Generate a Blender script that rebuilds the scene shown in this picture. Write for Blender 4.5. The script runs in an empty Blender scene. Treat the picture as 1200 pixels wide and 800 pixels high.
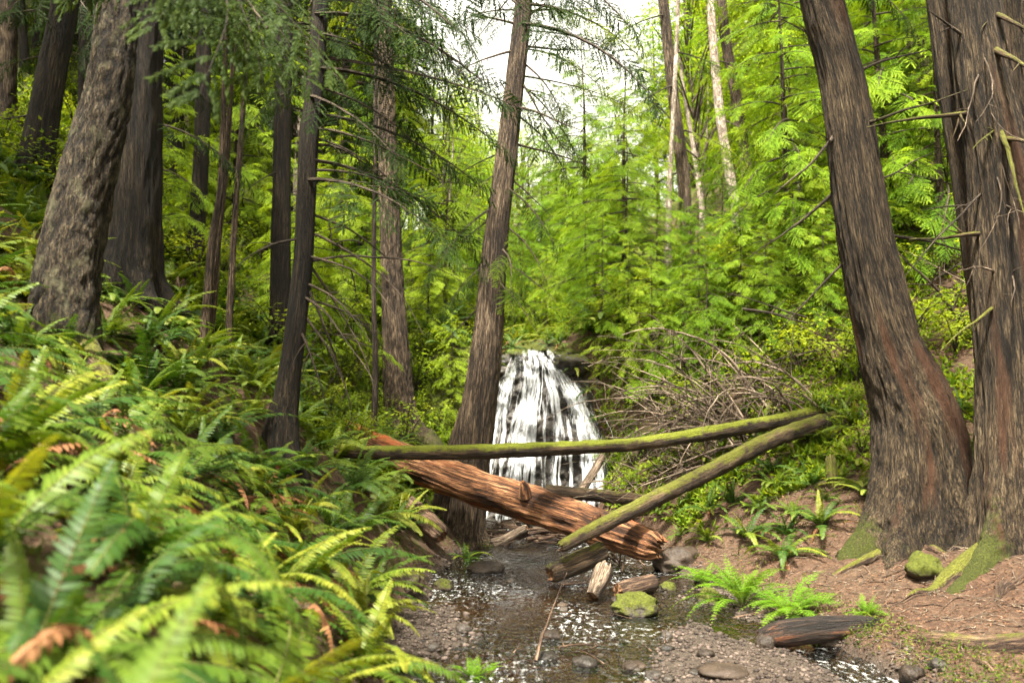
import bpy, math, random
import numpy as np
from mathutils import Vector, Matrix
rnd = random.Random(11)
RN = np.random.RandomState(7)
R = math.radians
scene = bpy.context.scene
COL = scene.collection

# ------------------------------------------------------------------ camera numbers
FPX, CAMZ, HORIZ = 1000.0, 2.2, 480.0
PITCH = math.atan((HORIZ - 400) / FPX)
CAM = np.array([0, 0, CAMZ])
Fv = np.array([0, math.cos(PITCH), math.sin(PITCH)])
Uv = np.array([0, -math.sin(PITCH), math.cos(PITCH)])

def at(px, py, Y):
    d = np.array([1., 0, 0]) * ((px - 600) / FPX) + Fv + Uv * ((400 - py) / FPX)
    return CAM + d * (Y / d[1])

# ------------------------------------------------------------------ noise
PERM = RN.permutation(256); PERM = np.concatenate([PERM, PERM, PERM])
GR = RN.normal(size=(256, 3)); GR /= np.linalg.norm(GR, axis=1)[:, None]

def pn(p):
    p = np.asarray(p, float)
    i = np.floor(p).astype(int); f = p - i; i &= 255
    u = f * f * f * (f * (f * 6 - 15) + 10)
    r = 0
    for dx in (0, 1):
        for dy in (0, 1):
            for dz in (0, 1):
                h = PERM[PERM[PERM[(i[:, 0] + dx) & 255] + ((i[:, 1] + dy) & 255)] + ((i[:, 2] + dz) & 255)]
                g = GR[h]
                d = g[:, 0] * (f[:, 0] - dx) + g[:, 1] * (f[:, 1] - dy) + g[:, 2] * (f[:, 2] - dz)
                w = (u[:, 0] if dx else 1 - u[:, 0]) * (u[:, 1] if dy else 1 - u[:, 1]) * (u[:, 2] if dz else 1 - u[:, 2])
                r = r + w * d
    return r * 1.6

def fbm(p, o=4):
    p = np.asarray(p, float); a = 1.; r = 0
    for k in range(o):
        r = r + a * pn(p + 17.3 * k); p = p * 2.03; a *= .5
    return r

# ------------------------------------------------------------------ terrain
SEC = [
 (-6, [(-9,5),(-4,2.6),(-2,1.5),(-.6,.9),(1,.6),(3,.4),(6,.9),(12,3.5)]),
 (0,  [(-9,5.6),(-4,2.9),(-2,1.75),(-.7,1.0),(.5,.5),(1.5,.15),(3,.15),(5,.5),(8,1.4),(14,4)]),
 (2.5,[(-9,5.8),(-4,2.9),(-2,1.75),(-1.1,1.2),(-.5,.65),(.1,.05),(.6,-.06),(2.6,-.06),(3.4,.15),(5,.4),(8,1.2),(14,4.6)]),
 (4.5,[(-9,5.9),(-4,2.8),(-2,1.5),(-1.1,1.0),(-.75,.5),(-.45,-.06),(3,-.06),(3.5,.15),(5,.35),(8,1.1),(14,5)]),
 (6,  [(-9,6.1),(-5,3.2),(-3,1.9),(-1.8,1.2),(-1.2,.8),(-.9,.25),(-.72,-.06),(3.1,-.06),(3.3,.08),(3.7,.16),(5,.3),(7,.8),(9,2),(14,6)]),
 (8,  [(-9,6.3),(-6,4),(-4.3,2.75),(-2.6,1.75),(-1.7,1.05),(-1.25,.4),(-1.0,-.06),(3.1,-.06),(3.3,.1),(3.7,.2),(4.4,.36),(5,.46),(7,1.05),(9,2.4),(14,6.5)]),
 (10, [(-9,6.2),(-5,3.6),(-3,2.3),(-2.1,1.45),(-1.5,.55),(-1.25,.1),(-1.1,-.06),(2.4,-.06),(2.7,.12),(4,.42),(5,.62),(6.5,1.1),(8,2.2),(10,3.6),(15,7.5)]),
 (12, [(-9,6.1),(-5,3.7),(-3.2,2.2),(-2.1,1.1),(-1.4,.4),(-1.05,.06),(-.9,-.06),(2.2,-.06),(2.5,.15),(3.3,.5),(4.1,.8),(5.5,1.4),(7,2.1),(9,3.6),(15,8)]),
 (14, [(-9,6.4),(-5,4),(-3.2,2.3),(-2,1.0),(-1.3,.36),(-.8,.06),(-.65,-.06),(1.8,-.06),(2.1,.2),(3,.8),(4.2,1.55),(6,2.7),(9,4.5),(15,8.6)]),
 (16, [(-9,6.7),(-5,4.3),(-3,2.5),(-1.6,1.1),(-.9,.45),(-.5,.0),(1.4,.0),(1.7,.4),(2.5,1.4),(4,2.5),(6,3.5),(9,5.2),(15,9.2)]),
 (16.9,[(-9,7),(-5,4.6),(-3,3),(-1.6,1.8),(-.9,1),(-.5,.2),(1.6,.2),(2.0,1.4),(2.8,2.5),(4,3.2),(6,4.1),(9,5.6),(15,9.6)]),
 (17.7,[(-9,7.4),(-5,5.2),(-3,4.1),(-1,3.55),(0,3.45),(.9,3.42),(1.5,3.7),(2.2,4),(3,4.2),(6,5),(9,6.3),(15,10)]),
 (24, [(-12,11.4),(-6,7.2),(-3,5.6),(-1,4.9),(1,4.7),(3,5.2),(6,6.4),(10,8.8),(16,12.6)]),
 (40, [(-30,27),(-14,17),(-6,11.2),(0,9),(6,10.8),(14,16.5),(30,28)]),
 (90, [(-70,52),(-30,30),(-10,18),(0,15),(10,18),(30,31),(70,54)]),
 (200,[(-140,80),(-30,44),(0,34),(30,44),(140,80)]),
]
SY = np.array([s[0] for s in SEC], float)

def _sec(k, x):
    xs = np.array([p[0] for p in SEC[k][1]], float); zs = np.array([p[1] for p in SEC[k][1]], float)
    z = np.interp(x, xs, zs)
    sl = .62
    z = np.where(x < xs[0], zs[0] + (xs[0] - x) * sl, z)
    return np.where(x > xs[-1], zs[-1] + (x - xs[-1]) * sl, z)

def tz(x, y, detail=True):
    x = np.atleast_1d(np.asarray(x, float)); y = np.atleast_1d(np.asarray(y, float))
    x, y = np.broadcast_arrays(x, y); shp = x.shape; x = x.ravel(); y = y.ravel()
    yy = np.clip(y, SY[0], SY[-1])
    k = np.clip(np.searchsorted(SY, yy) - 1, 0, len(SY) - 2)
    t = (yy - SY[k]) / (SY[k + 1] - SY[k])
    wob = .22 * pn(np.stack([y * .55, y * 0, y * 0 + 3.3], 1)) + .07 * pn(np.stack([y * 2.3, x * .4, y * 0 + 1.3], 1))
    xw = x + np.where(np.abs(x) < 6, wob, 0)
    z = np.zeros_like(x)
    for j in range(len(SY) - 1):
        m = k == j
        if m.any():
            z[m] = _sec(j, xw[m]) * (1 - t[m]) + _sec(j + 1, xw[m]) * t[m]
    # gravel bar on the right half of the stream, and shallow riffles
    P = np.stack([x, y, np.zeros_like(x)], 1)
    wet = z < .03
    bar = np.clip(1 - ((x - 2.05 - .1 * (y - 7.5)) / 1.05) ** 2 - ((y - 6.6) / 3.1) ** 2, 0, 1) ** .5
    bar2 = np.clip(1 - ((x + .85) / .6) ** 2 - ((y - 8.7) / 1.6) ** 2, 0, 1) ** .5
    bar3 = np.clip(1 - ((x - 2.0) / .6) ** 2 - ((y - 10.4) / 1.1) ** 2, 0, 1) ** .5
    z = z + np.where(wet, np.maximum(.11 * bar, np.maximum(.075 * bar2, .05 * bar3)), 0)
    rill = np.exp(-((x - 2.95 - .1 * np.sin(y * 2)) / .3) ** 2 - np.clip((y - 8.6) / .5, 0, 9) ** 2 )
    z = z - np.where(wet, .13 * rill + .14 * np.exp(-((x - 2.5) / .38) ** 2 - ((y - 8.75) / .42) ** 2), 0)
    z = z + .14 * np.exp(-((x - 4.9) / .7) ** 2 - ((y - 9.1) / .7) ** 2)
    land = np.clip((z - .02) / .4, 0, 1)
    z = z + fbm(P * .45, 3) * .28 * land * np.clip(np.hypot(x, y - 9) / 6, .25, 1.6)
    if detail:
        z = z + fbm(P * 2.2 + 5, 4) * (.012 + .06 * land)
        z = z + pn(P * 9 + 1) * .012
    return z.reshape(shp)

def tz1(x, y): return float(tz(np.array([x]), np.array([y]))[0])

def hit(px, py, y0=1.5, y1=60):
    ys = np.concatenate([np.arange(y0, 20, .03), np.arange(20, y1, .2)])
    d = at(px, py, 1.0) - CAM
    P = CAM[None] + d[None] * ys[:, None]
    under = P[:, 2] < tz(P[:, 0], P[:, 1])
    i = int(np.argmax(under)) if under.any() else len(ys) - 1
    return np.array([P[i, 0], P[i, 1], tz1(P[i, 0], P[i, 1])])

# ------------------------------------------------------------------ mesh building
class MB:
    def __init__(s): s.V = []; s.F = []; s.n = 0
    def add(s, v, f, m=0, var=0., moss=0., bk=None):
        v = np.asarray(v, float); f = np.asarray(f, int)
        n = len(v)
        var = np.broadcast_to(np.asarray(var, float), (n,)); moss = np.broadcast_to(np.asarray(moss, float), (n,))
        bk = v if bk is None else bk
        s.V.append((v, var, moss, bk)); s.F.append((f + s.n, m)); s.n += n
        return s
    def merge(s, o, M=None):
        for (v, var, moss, bk) in o.V:
            if M is not None: v = v @ M[:3, :3].T + M[:3, 3]
            s.V.append((v, var, moss, bk))
        for f, m in o.F: s.F.append((f + s.n, m))
        s.n += o.n
        return s
    def mesh(s, name, mats, smooth=True):
        V = np.concatenate([a[0] for a in s.V]); var = np.concatenate([a[1] for a in s.V])
        moss = np.concatenate([a[2] for a in s.V]); bk = np.concatenate([a[3] for a in s.V])
        me = bpy.data.meshes.new(name)
        loops = np.concatenate([f.ravel() for f, m in s.F])
        tot = np.concatenate([np.full(len(f), f.shape[1]) for f, m in s.F])
        mi = np.concatenate([np.full(len(f), m) for f, m in s.F])
        st = np.concatenate([[0], np.cumsum(tot)[:-1]])
        me.vertices.add(len(V)); me.vertices.foreach_set('co', V.astype('f').ravel())
        me.loops.add(len(loops)); me.loops.foreach_set('vertex_index', loops.astype('i'))
        me.polygons.add(len(tot)); me.polygons.foreach_set('loop_start', st.astype('i'))
        me.polygons.foreach_set('material_index', mi.astype('i'))
        me.polygons.foreach_set('use_smooth', np.full(len(tot), smooth))
        for nm, arr in (('var', var), ('moss', moss)):
            a = me.attributes.new(nm, 'FLOAT', 'POINT'); a.data.foreach_set('value', arr.astype('f'))
        a = me.attributes.new('bk', 'FLOAT_VECTOR', 'POINT'); a.data.foreach_set('vector', bk.astype('f').ravel())
        for m in mats: me.materials.append(m)
        me.update(calc_edges=True)
        return me
    def build(s, name, mats, parent=None, smooth=True):
        return link(name, s.mesh(name, mats, smooth), parent)

def link(name, me, parent=None):
    o = bpy.data.objects.new(name, me); COL.objects.link(o)
    if parent is not None: o.parent = parent
    return o

def tag(o, label=None, cat=None, group=None, kind=None):
    for k, v in (('label', label), ('category', cat), ('group', group), ('kind', kind)):
        if v: o[k] = v
    return o

def empty(name, loc, label=None, cat=None, group=None, rz=0):
    o = bpy.data.objects.new(name, None); COL.objects.link(o); o.empty_display_size = .1
    o.location = [float(c) for c in loc]; o.rotation_euler = (0, 0, rz)
    return tag(o, label, cat, group)

KIDS = {}
def kids(o):
    return [c for c in o.children]
def copy_tree(o, parent=None):
    c = o.copy(); COL.objects.link(c)
    if parent is not None: c.parent = parent
    for ch in list(o.children): copy_tree(ch, c)
    return c

def catmull(P, W, step):
    P = np.asarray(P, float); W = np.asarray(W, float)
    n = len(P)
    if n == 2:
        L = np.linalg.norm(P[1] - P[0]); k = max(2, int(L / step) + 1); t = np.linspace(0, 1, k)[:, None]
        return P[0] + (P[1] - P[0]) * t, W[0] + (W[1] - W[0]) * t[:, 0]
    E = np.vstack([2 * P[0] - P[1], P, 2 * P[-1] - P[-2]])
    out = []; ow = []
    for i in range(n - 1):
        p0, p1, p2, p3 = E[i], E[i + 1], E[i + 2], E[i + 3]
        L = np.linalg.norm(p2 - p1); k = max(2, int(L / step)); t = np.linspace(0, 1, k, endpoint=False)[:, None]
        out.append(.5 * ((2 * p1) + (-p0 + p2) * t + (2 * p0 - 5 * p1 + 4 * p2 - p3) * t ** 2 + (-p0 + 3 * p1 - 3 * p2 + p3) * t ** 3))
        ow.append(W[i] + (W[i + 1] - W[i]) * t[:, 0])
    out.append(P[-1:]); ow.append(W[-1:])
    return np.concatenate(out), np.concatenate(ow)

def frames(P):
    T = np.gradient(P, axis=0); T /= np.linalg.norm(T, axis=1)[:, None] + 1e-9
    a = np.array([1., 0, 0]) if abs(T[0, 0]) < .8 else np.array([0, 1., 0])
    N = np.zeros_like(P); n = a - T[0] * a.dot(T[0]); n /= np.linalg.norm(n)
    for i in range(len(P)):
        n = n - T[i] * n.dot(T[i]); n /= np.linalg.norm(n) + 1e-9; N[i] = n
    return T, N, np.cross(T, N)

def ringquads(nr, ns):
    i = np.arange(nr - 1)[:, None] * ns; j = np.arange(ns)[None]; j2 = (j + 1) % ns
    return np.stack([i + j, i + j2, i + ns + j2, i + ns + j], -1).reshape(-1, 4)

def tube(mb, P, r, ns=6, m=0, moss=0., step=None, cap=True, wob=0.):
    P = np.asarray(P, float); r = np.broadcast_to(np.asarray(r, float), (len(P),))
    if step: P, r = catmull(P, r, step)
    T, N, B = frames(P); th = np.arange(ns) / ns * 2 * np.pi
    rr = r[:, None] * np.ones(ns)[None]
    s = np.concatenate([[0], np.cumsum(np.linalg.norm(np.diff(P, axis=0), axis=1))])
    if wob:
        q = P[:, None] + (N[:, None] * np.cos(th)[None, :, None] + B[:, None] * np.sin(th)[None, :, None]) * r[:, None, None]
        rr = rr * (1 + wob * pn(q.reshape(-1, 3) * 14).reshape(rr.shape))
    D = N[:, None] * np.cos(th)[None, :, None] + B[:, None] * np.sin(th)[None, :, None]
    V = (P[:, None] + D * rr[..., None]).reshape(-1, 3)
    bk = np.stack([np.cos(th)[None] * r[:, None], np.sin(th)[None] * r[:, None], np.broadcast_to(s[:, None], rr.shape)], -1).reshape(-1, 3)
    mo = moss
    if not np.isscalar(moss): mo = (np.asarray(moss)[0] + np.asarray(moss)[1] * D[..., 2]).reshape(-1)
    mb.add(V, ringquads(len(P), ns), m, moss=mo, bk=bk, var=float(rnd.random()))
    if cap:
        for e in (0, -1):
            c = P[e]; ring = V[:ns] if e == 0 else V[-ns:]
            f = np.array([[ns, (j + 1) % ns, j] if e == 0 else [ns, j, (j + 1) % ns] for j in range(ns)])
            mb.add(np.vstack([ring, c]), f, m, bk=np.vstack([ring, c]) * .3, moss=0. if np.isscalar(moss) else 0., var=.5)
    return mb

def bark(mb, P, r, style='cedar', ns=64, step=.05, flare=None, mossf=None, m=0, capm=None, seed=0, rough_end=0., lobes=(), s0=0.):
    """a trunk or a log: a fine tube with bark relief. flare=(amount, height, lobes, phase)"""
    P = np.asarray(P, float); r = np.asarray(r, float)
    P, r = catmull(P, r, step)
    T, N, B = frames(P); th = np.arange(ns) / ns * 2 * np.pi
    s = np.concatenate([[0], np.cumsum(np.linalg.norm(np.diff(P, axis=0), axis=1))])
    S_ = s; s = s - s0
    S = np.broadcast_to(s[:, None], (len(P), ns)); TH = np.broadcast_to(th[None], S.shape); RR = r[:, None] * np.ones_like(TH)
    if flare:
        am, hh, lob, ph = flare
        e = np.exp(-np.maximum(S, -.1) / hh)
        RR = RR * (1 + am * e * (.5 + .75 * (np.abs(np.cos(lob * .5 * TH + ph)) - .5) * np.sqrt(e) * 1.6 + .3 * np.cos((lob + 2) * TH + 2 * ph)))
    for (t0, w0, a0, h0) in lobes:      # root buttresses: direction, width, reach, height
        dt = (TH - R(t0) + np.pi) % (2 * np.pi) - np.pi
        RR = RR * (1 + a0 * np.exp(-np.maximum(S, -.32) / h0) * np.exp(-(dt / w0) ** 2))
    base = RR.copy()
    C, Sn = np.cos(TH), np.sin(TH)
    twist = S * .08
    C2, S2 = np.cos(TH + twist), np.sin(TH + twist)
    q = np.stack([C2 * RR, S2 * RR, S], -1).reshape(-1, 3) + seed * 7.7
    low = fbm(q * np.array([3., 3, .7]), 2).reshape(S.shape)
    if style == 'cedar':
        w1 = pn(q * np.array([4, 4, 3.])) * .25
        qq = q * np.array([17., 17, .9]); qq[:, 0] += w1; qq[:, 1] += w1
        a = 1 - np.abs(pn(qq)) * 2.0
        b = 1 - np.abs(pn(q * np.array([38., 38, 2.2]))) * 2
        d = (np.clip(a, -.6, 1) * .022 + b * .009).reshape(S.shape); amp = np.clip(RR / .3, .25, 1.5)
    elif style == 'fir':
        a = np.abs(pn(q * np.array([13., 13, 4.5]))); b = np.abs(pn(q * np.array([27., 27, 9.]) + 9))
        d = (np.clip(a * 2.2, 0, .7) * .042 + b * .02).reshape(S.shape); amp = np.clip(RR / .3, .3, 1.2)
    elif style == 'rot':
        a = 1 - np.abs(pn(q * np.array([13., 13, .55]))) * 2.4
        b = 1 - np.abs(pn(q * np.array([30., 30, 1.4]))) * 2
        c = fbm(q * np.array([4., 4, 2.2]), 3)
        d = (np.clip(a, -.7, 1) * .017 + b * .007 + c * .03).reshape(S.shape); amp = np.clip(RR / .28, .3, 1.2)
    else:
        d = (fbm(q * np.array([9., 9, 4.]), 3) * .012).reshape(S.shape); amp = np.clip(RR / .12, .25, 1.2)
    d = d - d.mean()
    RR = base * (1 + .07 * low) + d * amp
    D = N[:, None] * C[..., None] + B[:, None] * Sn[..., None]
    PP = np.broadcast_to(P[:, None], D.shape).copy()
    if rough_end:
        k = np.clip((S - (s[-1] - rough_end)) / rough_end, 0, 1)
        jag = (pn(np.stack([C * 3, Sn * 3, S * 0], -1).reshape(-1, 3)) * .5 + pn(np.stack([C * 9, Sn * 9, S * 0], -1).reshape(-1, 3)) * .5).reshape(S.shape)
        PP = PP + T[:, None] * (k * jag * rough_end * 1.3)[..., None]
        RR = RR * (1 - .35 * k ** 2)
    V = (PP + D * RR[..., None]).reshape(-1, 3)
    nz = D[..., 2].reshape(-1)
    mo = np.zeros(len(V)) if mossf is None else mossf(S.reshape(-1), TH.reshape(-1), nz, V)
    bk = np.stack([C2 * base, S2 * base, S], -1).reshape(-1, 3) + seed * 3.1
    relief = np.clip(d.reshape(-1) / .03, -1, 1.5)
    mb.add(V, ringquads(len(P), ns), m, moss=mo, bk=bk, var=relief)
    for e in (0, 1):
        ring = V[:ns] if e == 0 else V[-ns:]
        c = ring.mean(0) + (0 if e == 0 else -T[-1] * rough_end * .6)
        inner = c + (ring - c) * .5 + RN.normal(size=ring.shape) * .01 - (T[-1] * rough_end * .4 if e else 0)
        vv = np.vstack([ring, inner, c[None]])
        f4 = ringquads(2, ns); f3 = np.array([[2 * ns, ns + j, ns + (j + 1) % ns] for j in range(ns)])
        if e == 0: f4 = f4[:, ::-1]; f3 = f3[:, ::-1]
        cm = m if capm is None else capm
        k0 = mb.n
        mb.add(vv, f4, cm, bk=vv * .5, var=.5)
        mb.F.append((f3 + k0, cm))
    return mb

# ------------------------------------------------------------------ materials
def newmat(name):
    m = bpy.data.materials.new(name); m.use_nodes = True
    nt = m.node_tree; nt.nodes.clear()
    out = nt.nodes.new('ShaderNodeOutputMaterial')
    return m, nt, out
def N(nt, typ, **kw):
    n = nt.nodes.new(typ)
    for k, v in kw.items():
        if k in ('operation', 'blend_type', 'data_type', 'attribute_name', 'noise_dimensions', 'feature', 'distance'): setattr(n, k, v)
        else: n.inputs[k.replace('_', ' ')].default_value = v
    return n
def ramp(nt, fac, stops):
    r = nt.nodes.new('ShaderNodeValToRGB'); e = r.color_ramp.elements
    while len(e) < len(stops): e.new(.5)
    for el, (p, c) in zip(e, stops):
        el.position = p; el.color = (c[0], c[1], c[2], 1) if not np.isscalar(c) else (c, c, c, 1)
    nt.links.new(fac, r.inputs[0]); return r.outputs[0]
def mixc(nt, fac, a, b):
    n = nt.nodes.new('ShaderNodeMix'); n.data_type = 'RGBA'
    for sock, v in ((n.inputs[0], fac), (n.inputs[6], a), (n.inputs[7], b)):
        if hasattr(v, 'is_output'): nt.links.new(v, sock)
        else: sock.default_value = v if np.isscalar(v) else (v[0], v[1], v[2], 1)
    return n.outputs[2]
def math_(nt, op, a, b=None, clamp=False):
    n = nt.nodes.new('ShaderNodeMath'); n.operation = op; n.use_clamp = clamp
    for i, v in enumerate((a, b)):
        if v is None: continue
        if hasattr(v, 'is_output'): nt.links.new(v, n.inputs[i])
        else: n.inputs[i].default_value = v
    return n.outputs[0]
def attr(nt, nm, out='Fac'):
    n = nt.nodes.new('ShaderNodeAttribute'); n.attribute_name = nm; return n.outputs[out]
def noise(nt, vec, scale, detail=4, rough=.55, sc3=None):
    n = nt.nodes.new('ShaderNodeTexNoise'); n.inputs['Scale'].default_value = scale
    n.inputs['Detail'].default_value = detail; n.inputs['Roughness'].default_value = rough
    if sc3:
        mp = nt.nodes.new('ShaderNodeMapping'); mp.inputs['Scale'].default_value = sc3
        nt.links.new(vec, mp.inputs[0]); vec = mp.outputs[0]
    nt.links.new(vec, n.inputs['Vector']); return n.outputs[0]
def bsdf(nt, out, col, rough=.8, spec=.3, bump=None, bstr=.5, bdist=.02):
    b = nt.nodes.new('ShaderNodeBsdfPrincipled')
    if hasattr(col, 'is_output'): nt.links.new(col, b.inputs['Base Color'])
    else: b.inputs['Base Color'].default_value = (*col, 1)
    if hasattr(rough, 'is_output'): nt.links.new(rough, b.inputs['Roughness'])
    else: b.inputs['Roughness'].default_value = rough
    b.inputs['Specular IOR Level'].default_value = spec
    if bump is not None:
        n = nt.nodes.new('ShaderNodeBump'); n.inputs['Strength'].default_value = bstr; n.inputs['Distance'].default_value = bdist
        nt.links.new(bump, n.inputs['Height']); nt.links.new(n.outputs[0], b.inputs['Normal'])
    if out is not None: nt.links.new(b.outputs[0], out.inputs[0])
    return b

def bark_mat(name, dark, mid, light, sc=(1, 1, .06), scale=34, lichen=None, moss=(.075, .085, .012), rough=.85, bdist=.02, red=None):
    m, nt, out = newmat(name)
    v = attr(nt, 'bk', 'Vector')
    n1 = noise(nt, v, scale, 6, .68, sc); n2 = noise(nt, v, 2.2, 3, .5, (1, 1, .5)); n3 = noise(nt, v, scale * 2.6, 4, .6, sc)
    rel = math_(nt, 'MULTIPLY_ADD', attr(nt, 'var'), .2)
    rel.node.inputs[2].default_value = 0.
    f = math_(nt, 'ADD', math_(nt, 'ADD', math_(nt, 'MULTIPLY', n1, .95), math_(nt, 'MULTIPLY', math_(nt, 'SUBTRACT', n3, .5), .7)), rel)
    f = math_(nt, 'ADD', f, math_(nt, 'MULTIPLY', math_(nt, 'SUBTRACT', n2, .5), .5))
    col = ramp(nt, f, [(.33, dark), (.53, mid), (.8, light)])
    cr = noise(nt, v, scale * .8, 4, .6, (sc[0], sc[1], sc[2] * .8)); cr = math_(nt, 'ABSOLUTE', math_(nt, 'SUBTRACT', cr, .5))
    cr2 = noise(nt, v, scale * 1.9, 3, .6, (sc[0], sc[1], sc[2] * 1.3)); cr2 = math_(nt, 'ABSOLUTE', math_(nt, 'SUBTRACT', cr2, .5))
    crf = math_(nt, 'MULTIPLY', ramp(nt, cr, [(.0, .0), (.045, 1.)]), ramp(nt, cr2, [(.0, .35), (.04, 1.)]))
    col = mixc(nt, crf, [c * .5 for c in dark], col)
    if red:
        nr = noise(nt, v, 1.6, 3, .6, (1.6, 1.6, .16)); col = mixc(nt, ramp(nt, nr, [(.56, 0.), (.66, 1.)]), col, red)
    if lichen:
        nl = noise(nt, v, 4.5, 5, .65, (1, 1, .7)); col = mixc(nt, ramp(nt, nl, [(.54, 0.), (.66, .7)]), col, lichen)
    nm = noise(nt, v, 9, 5, .7)
    mf = math_(nt, 'ADD', attr(nt, 'moss'), math_(nt, 'SUBTRACT', nm, .5))
    mf = ramp(nt, mf, [(.38, 0.), (.62, 1.)])
    mcol = ramp(nt, noise(nt, v, 60, 4, .7), [(.3, [c * .28 for c in moss]), (.7, [moss[0] * .95, moss[1] * 1.0, moss[2] * .8])])
    col = mixc(nt, mf, col, mcol)
    h = math_(nt, 'ADD', math_(nt, 'ADD', n1, math_(nt, 'MULTIPLY', n3, .4)), math_(nt, 'MULTIPLY', crf, .5))
    bsdf(nt, out, col, rough, .25, h, .9, bdist)
    return m

def leaf_mat(name, stops, trans=.4, rough=.6, spec=.08, rv=.25, tint=(1.35, 1.2, .4)):
    m, nt, out = newmat(name)
    oi = nt.nodes.new('ShaderNodeObjectInfo')
    geo = nt.nodes.new('ShaderNodeTexCoord')
    n1 = noise(nt, geo.outputs['Object'], 1.7, 2, .5)
    f = math_(nt, 'ADD', math_(nt, 'MULTIPLY', attr(nt, 'var'), .55), math_(nt, 'MULTIPLY', oi.outputs['Random'], rv))
    f = math_(nt, 'ADD', f, math_(nt, 'MULTIPLY', math_(nt, 'SUBTRACT', n1, .4), .5))
    col = ramp(nt, f, stops)
    b = bsdf(nt, None, col, rough, spec)
    t = nt.nodes.new('ShaderNodeBsdfTranslucent')
    mul = nt.nodes.new('ShaderNodeMix'); mul.data_type = 'RGBA'; mul.blend_type = 'MULTIPLY'; mul.inputs[0].default_value = 1
    nt.links.new(col, mul.inputs[6]); mul.inputs[7].default_value = (*tint, 1)
    nt.links.new(mul.outputs[2], t.inputs[0])
    mx = nt.nodes.new('ShaderNodeMixShader'); mx.inputs[0].default_value = trans
    nt.links.new(b.outputs[0], mx.inputs[1]); nt.links.new(t.outputs[0], mx.inputs[2]); nt.links.new(mx.outputs[0], out.inputs[0])
    return m

M = {}
M['cedar'] = bark_mat('cedar_bark', (.009, .006, .0035), (.062, .042, .023), (.175, .130, .078), scale=50, red=(.060, .027, .013), bdist=.03)
M['cedar_shaded'] = bark_mat('shaded_cedar_bark', (.003, .002, .001), (.017, .0115, .006), (.056, .040, .023), scale=30)  # darkened cedar bark: shade and backlight on the left trunks put into colour
M['cedar_warm'] = bark_mat('reddish_bark', (.016, .010, .006), (.098, .067, .042), (.25, .185, .122), scale=42, bdist=.03)
M['fir'] = bark_mat('plated_bark', (.006, .004, .0025), (.055, .039, .022), (.17, .135, .085), sc=(1, 1, .22), scale=40, lichen=(.14, .13, .075), bdist=.05)
M['pale'] = bark_mat('pale_bark', (.14, .11, .085), (.34, .28, .225), (.52, .46, .39), sc=(1, 1, .6), scale=10)
M['twigbark'] = bark_mat('twig_bark', (.02, .014, .01), (.055, .04, .028), (.12, .09, .06), scale=30)
M['deadgrey'] = bark_mat('dead_wood', (.05, .035, .024), (.20, .148, .105), (.38, .30, .23), scale=30)
M['mosswood'] = bark_mat('mossy_wood', (.016, .010, .006), (.06, .038, .021), (.13, .088, .05), scale=20, moss=(.115, .115, .014))
M['mosspole'] = bark_mat('mossy_pole_bark', (.016, .010, .006), (.06, .038, .021), (.13, .088, .05), scale=20, moss=(.15, .165, .012))
M['rot'] = bark_mat('orange_rotten_wood', (.022, .009, .004), (.165, .070, .029), (.38, .195, .098), sc=(1, 1, .06), scale=22, moss=(.11, .10, .02), red=(.26, .070, .020))
M['heart'] = bark_mat('heartwood', (.05, .022, .01), (.17, .082, .038), (.30, .17, .085), scale=30)
M['char'] = bark_mat('charred_wood', (.008, .006, .005), (.03, .018, .012), (.16, .055, .022), scale=14)
M['root'] = bark_mat('root_bark', (.025, .014, .009), (.095, .058, .036), (.20, .13, .088), scale=30, moss=(.12, .12, .016))

G = lambda *s: list(s)
M['hemlock'] = leaf_mat('hemlock_needles', [(.1, (.014, .034, .004)), (.45, (.062, .112, .009)), (.85, (.17, .22, .020))], .5, rv=.5)
M['bright'] = leaf_mat('bright_foliage', [(.1, (.032, .070, .005)), (.45, (.108, .208, .013)), (.85, (.26, .355, .03))], .55, rv=.55)
M['cedarleaf'] = leaf_mat('cedar_foliage', [(.1, (.005, .012, .003)), (.45, (.016, .034, .006)), (.9, (.05, .085, .012))], .35)
M['bluecedar'] = leaf_mat('blue_green_foliage', [(.1, (.007, .014, .003)), (.5, (.020, .036, .006)), (.9, (.055, .082, .013))], .38)
M['shrub'] = leaf_mat('shrub_leaf', [(.1, (.026, .054, .005)), (.45, (.095, .165, .011)), (.85, (.245, .31, .028))], .5, rv=.5)
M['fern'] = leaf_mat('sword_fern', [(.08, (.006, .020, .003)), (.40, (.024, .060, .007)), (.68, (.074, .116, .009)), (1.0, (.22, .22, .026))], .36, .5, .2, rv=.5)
M['ladyfern'] = leaf_mat('lady_fern', [(.05, (.03, .09, .006)), (.5, (.085, .18, .010)), (.95, (.20, .28, .02))], .45)
M['deadfern'] = leaf_mat('dead_fern', [(.05, (.05, .022, .010)), (.5, (.16, .072, .030)), (.95, (.34, .19, .09))], .2, .7, .2, tint=(1.2, .8, .5))
M['litter'] = leaf_mat('fallen_leaf', [(.0, (.03, .015, .008)), (.4, (.11, .052, .026)), (.7, (.20, .11, .06)), (1., (.36, .25, .16))], .15, .7, .25, tint=(1.1, .85, .6))
M['grass'] = leaf_mat('moss_grass', [(.05, (.02, .04, .005)), (.5, (.065, .10, .010)), (.95, (.18, .21, .025))], .4)
M['rachis'] = bark_mat('fern_stem', (.07, .06, .02), (.12, .13, .03), (.2, .2, .06), scale=10)

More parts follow.
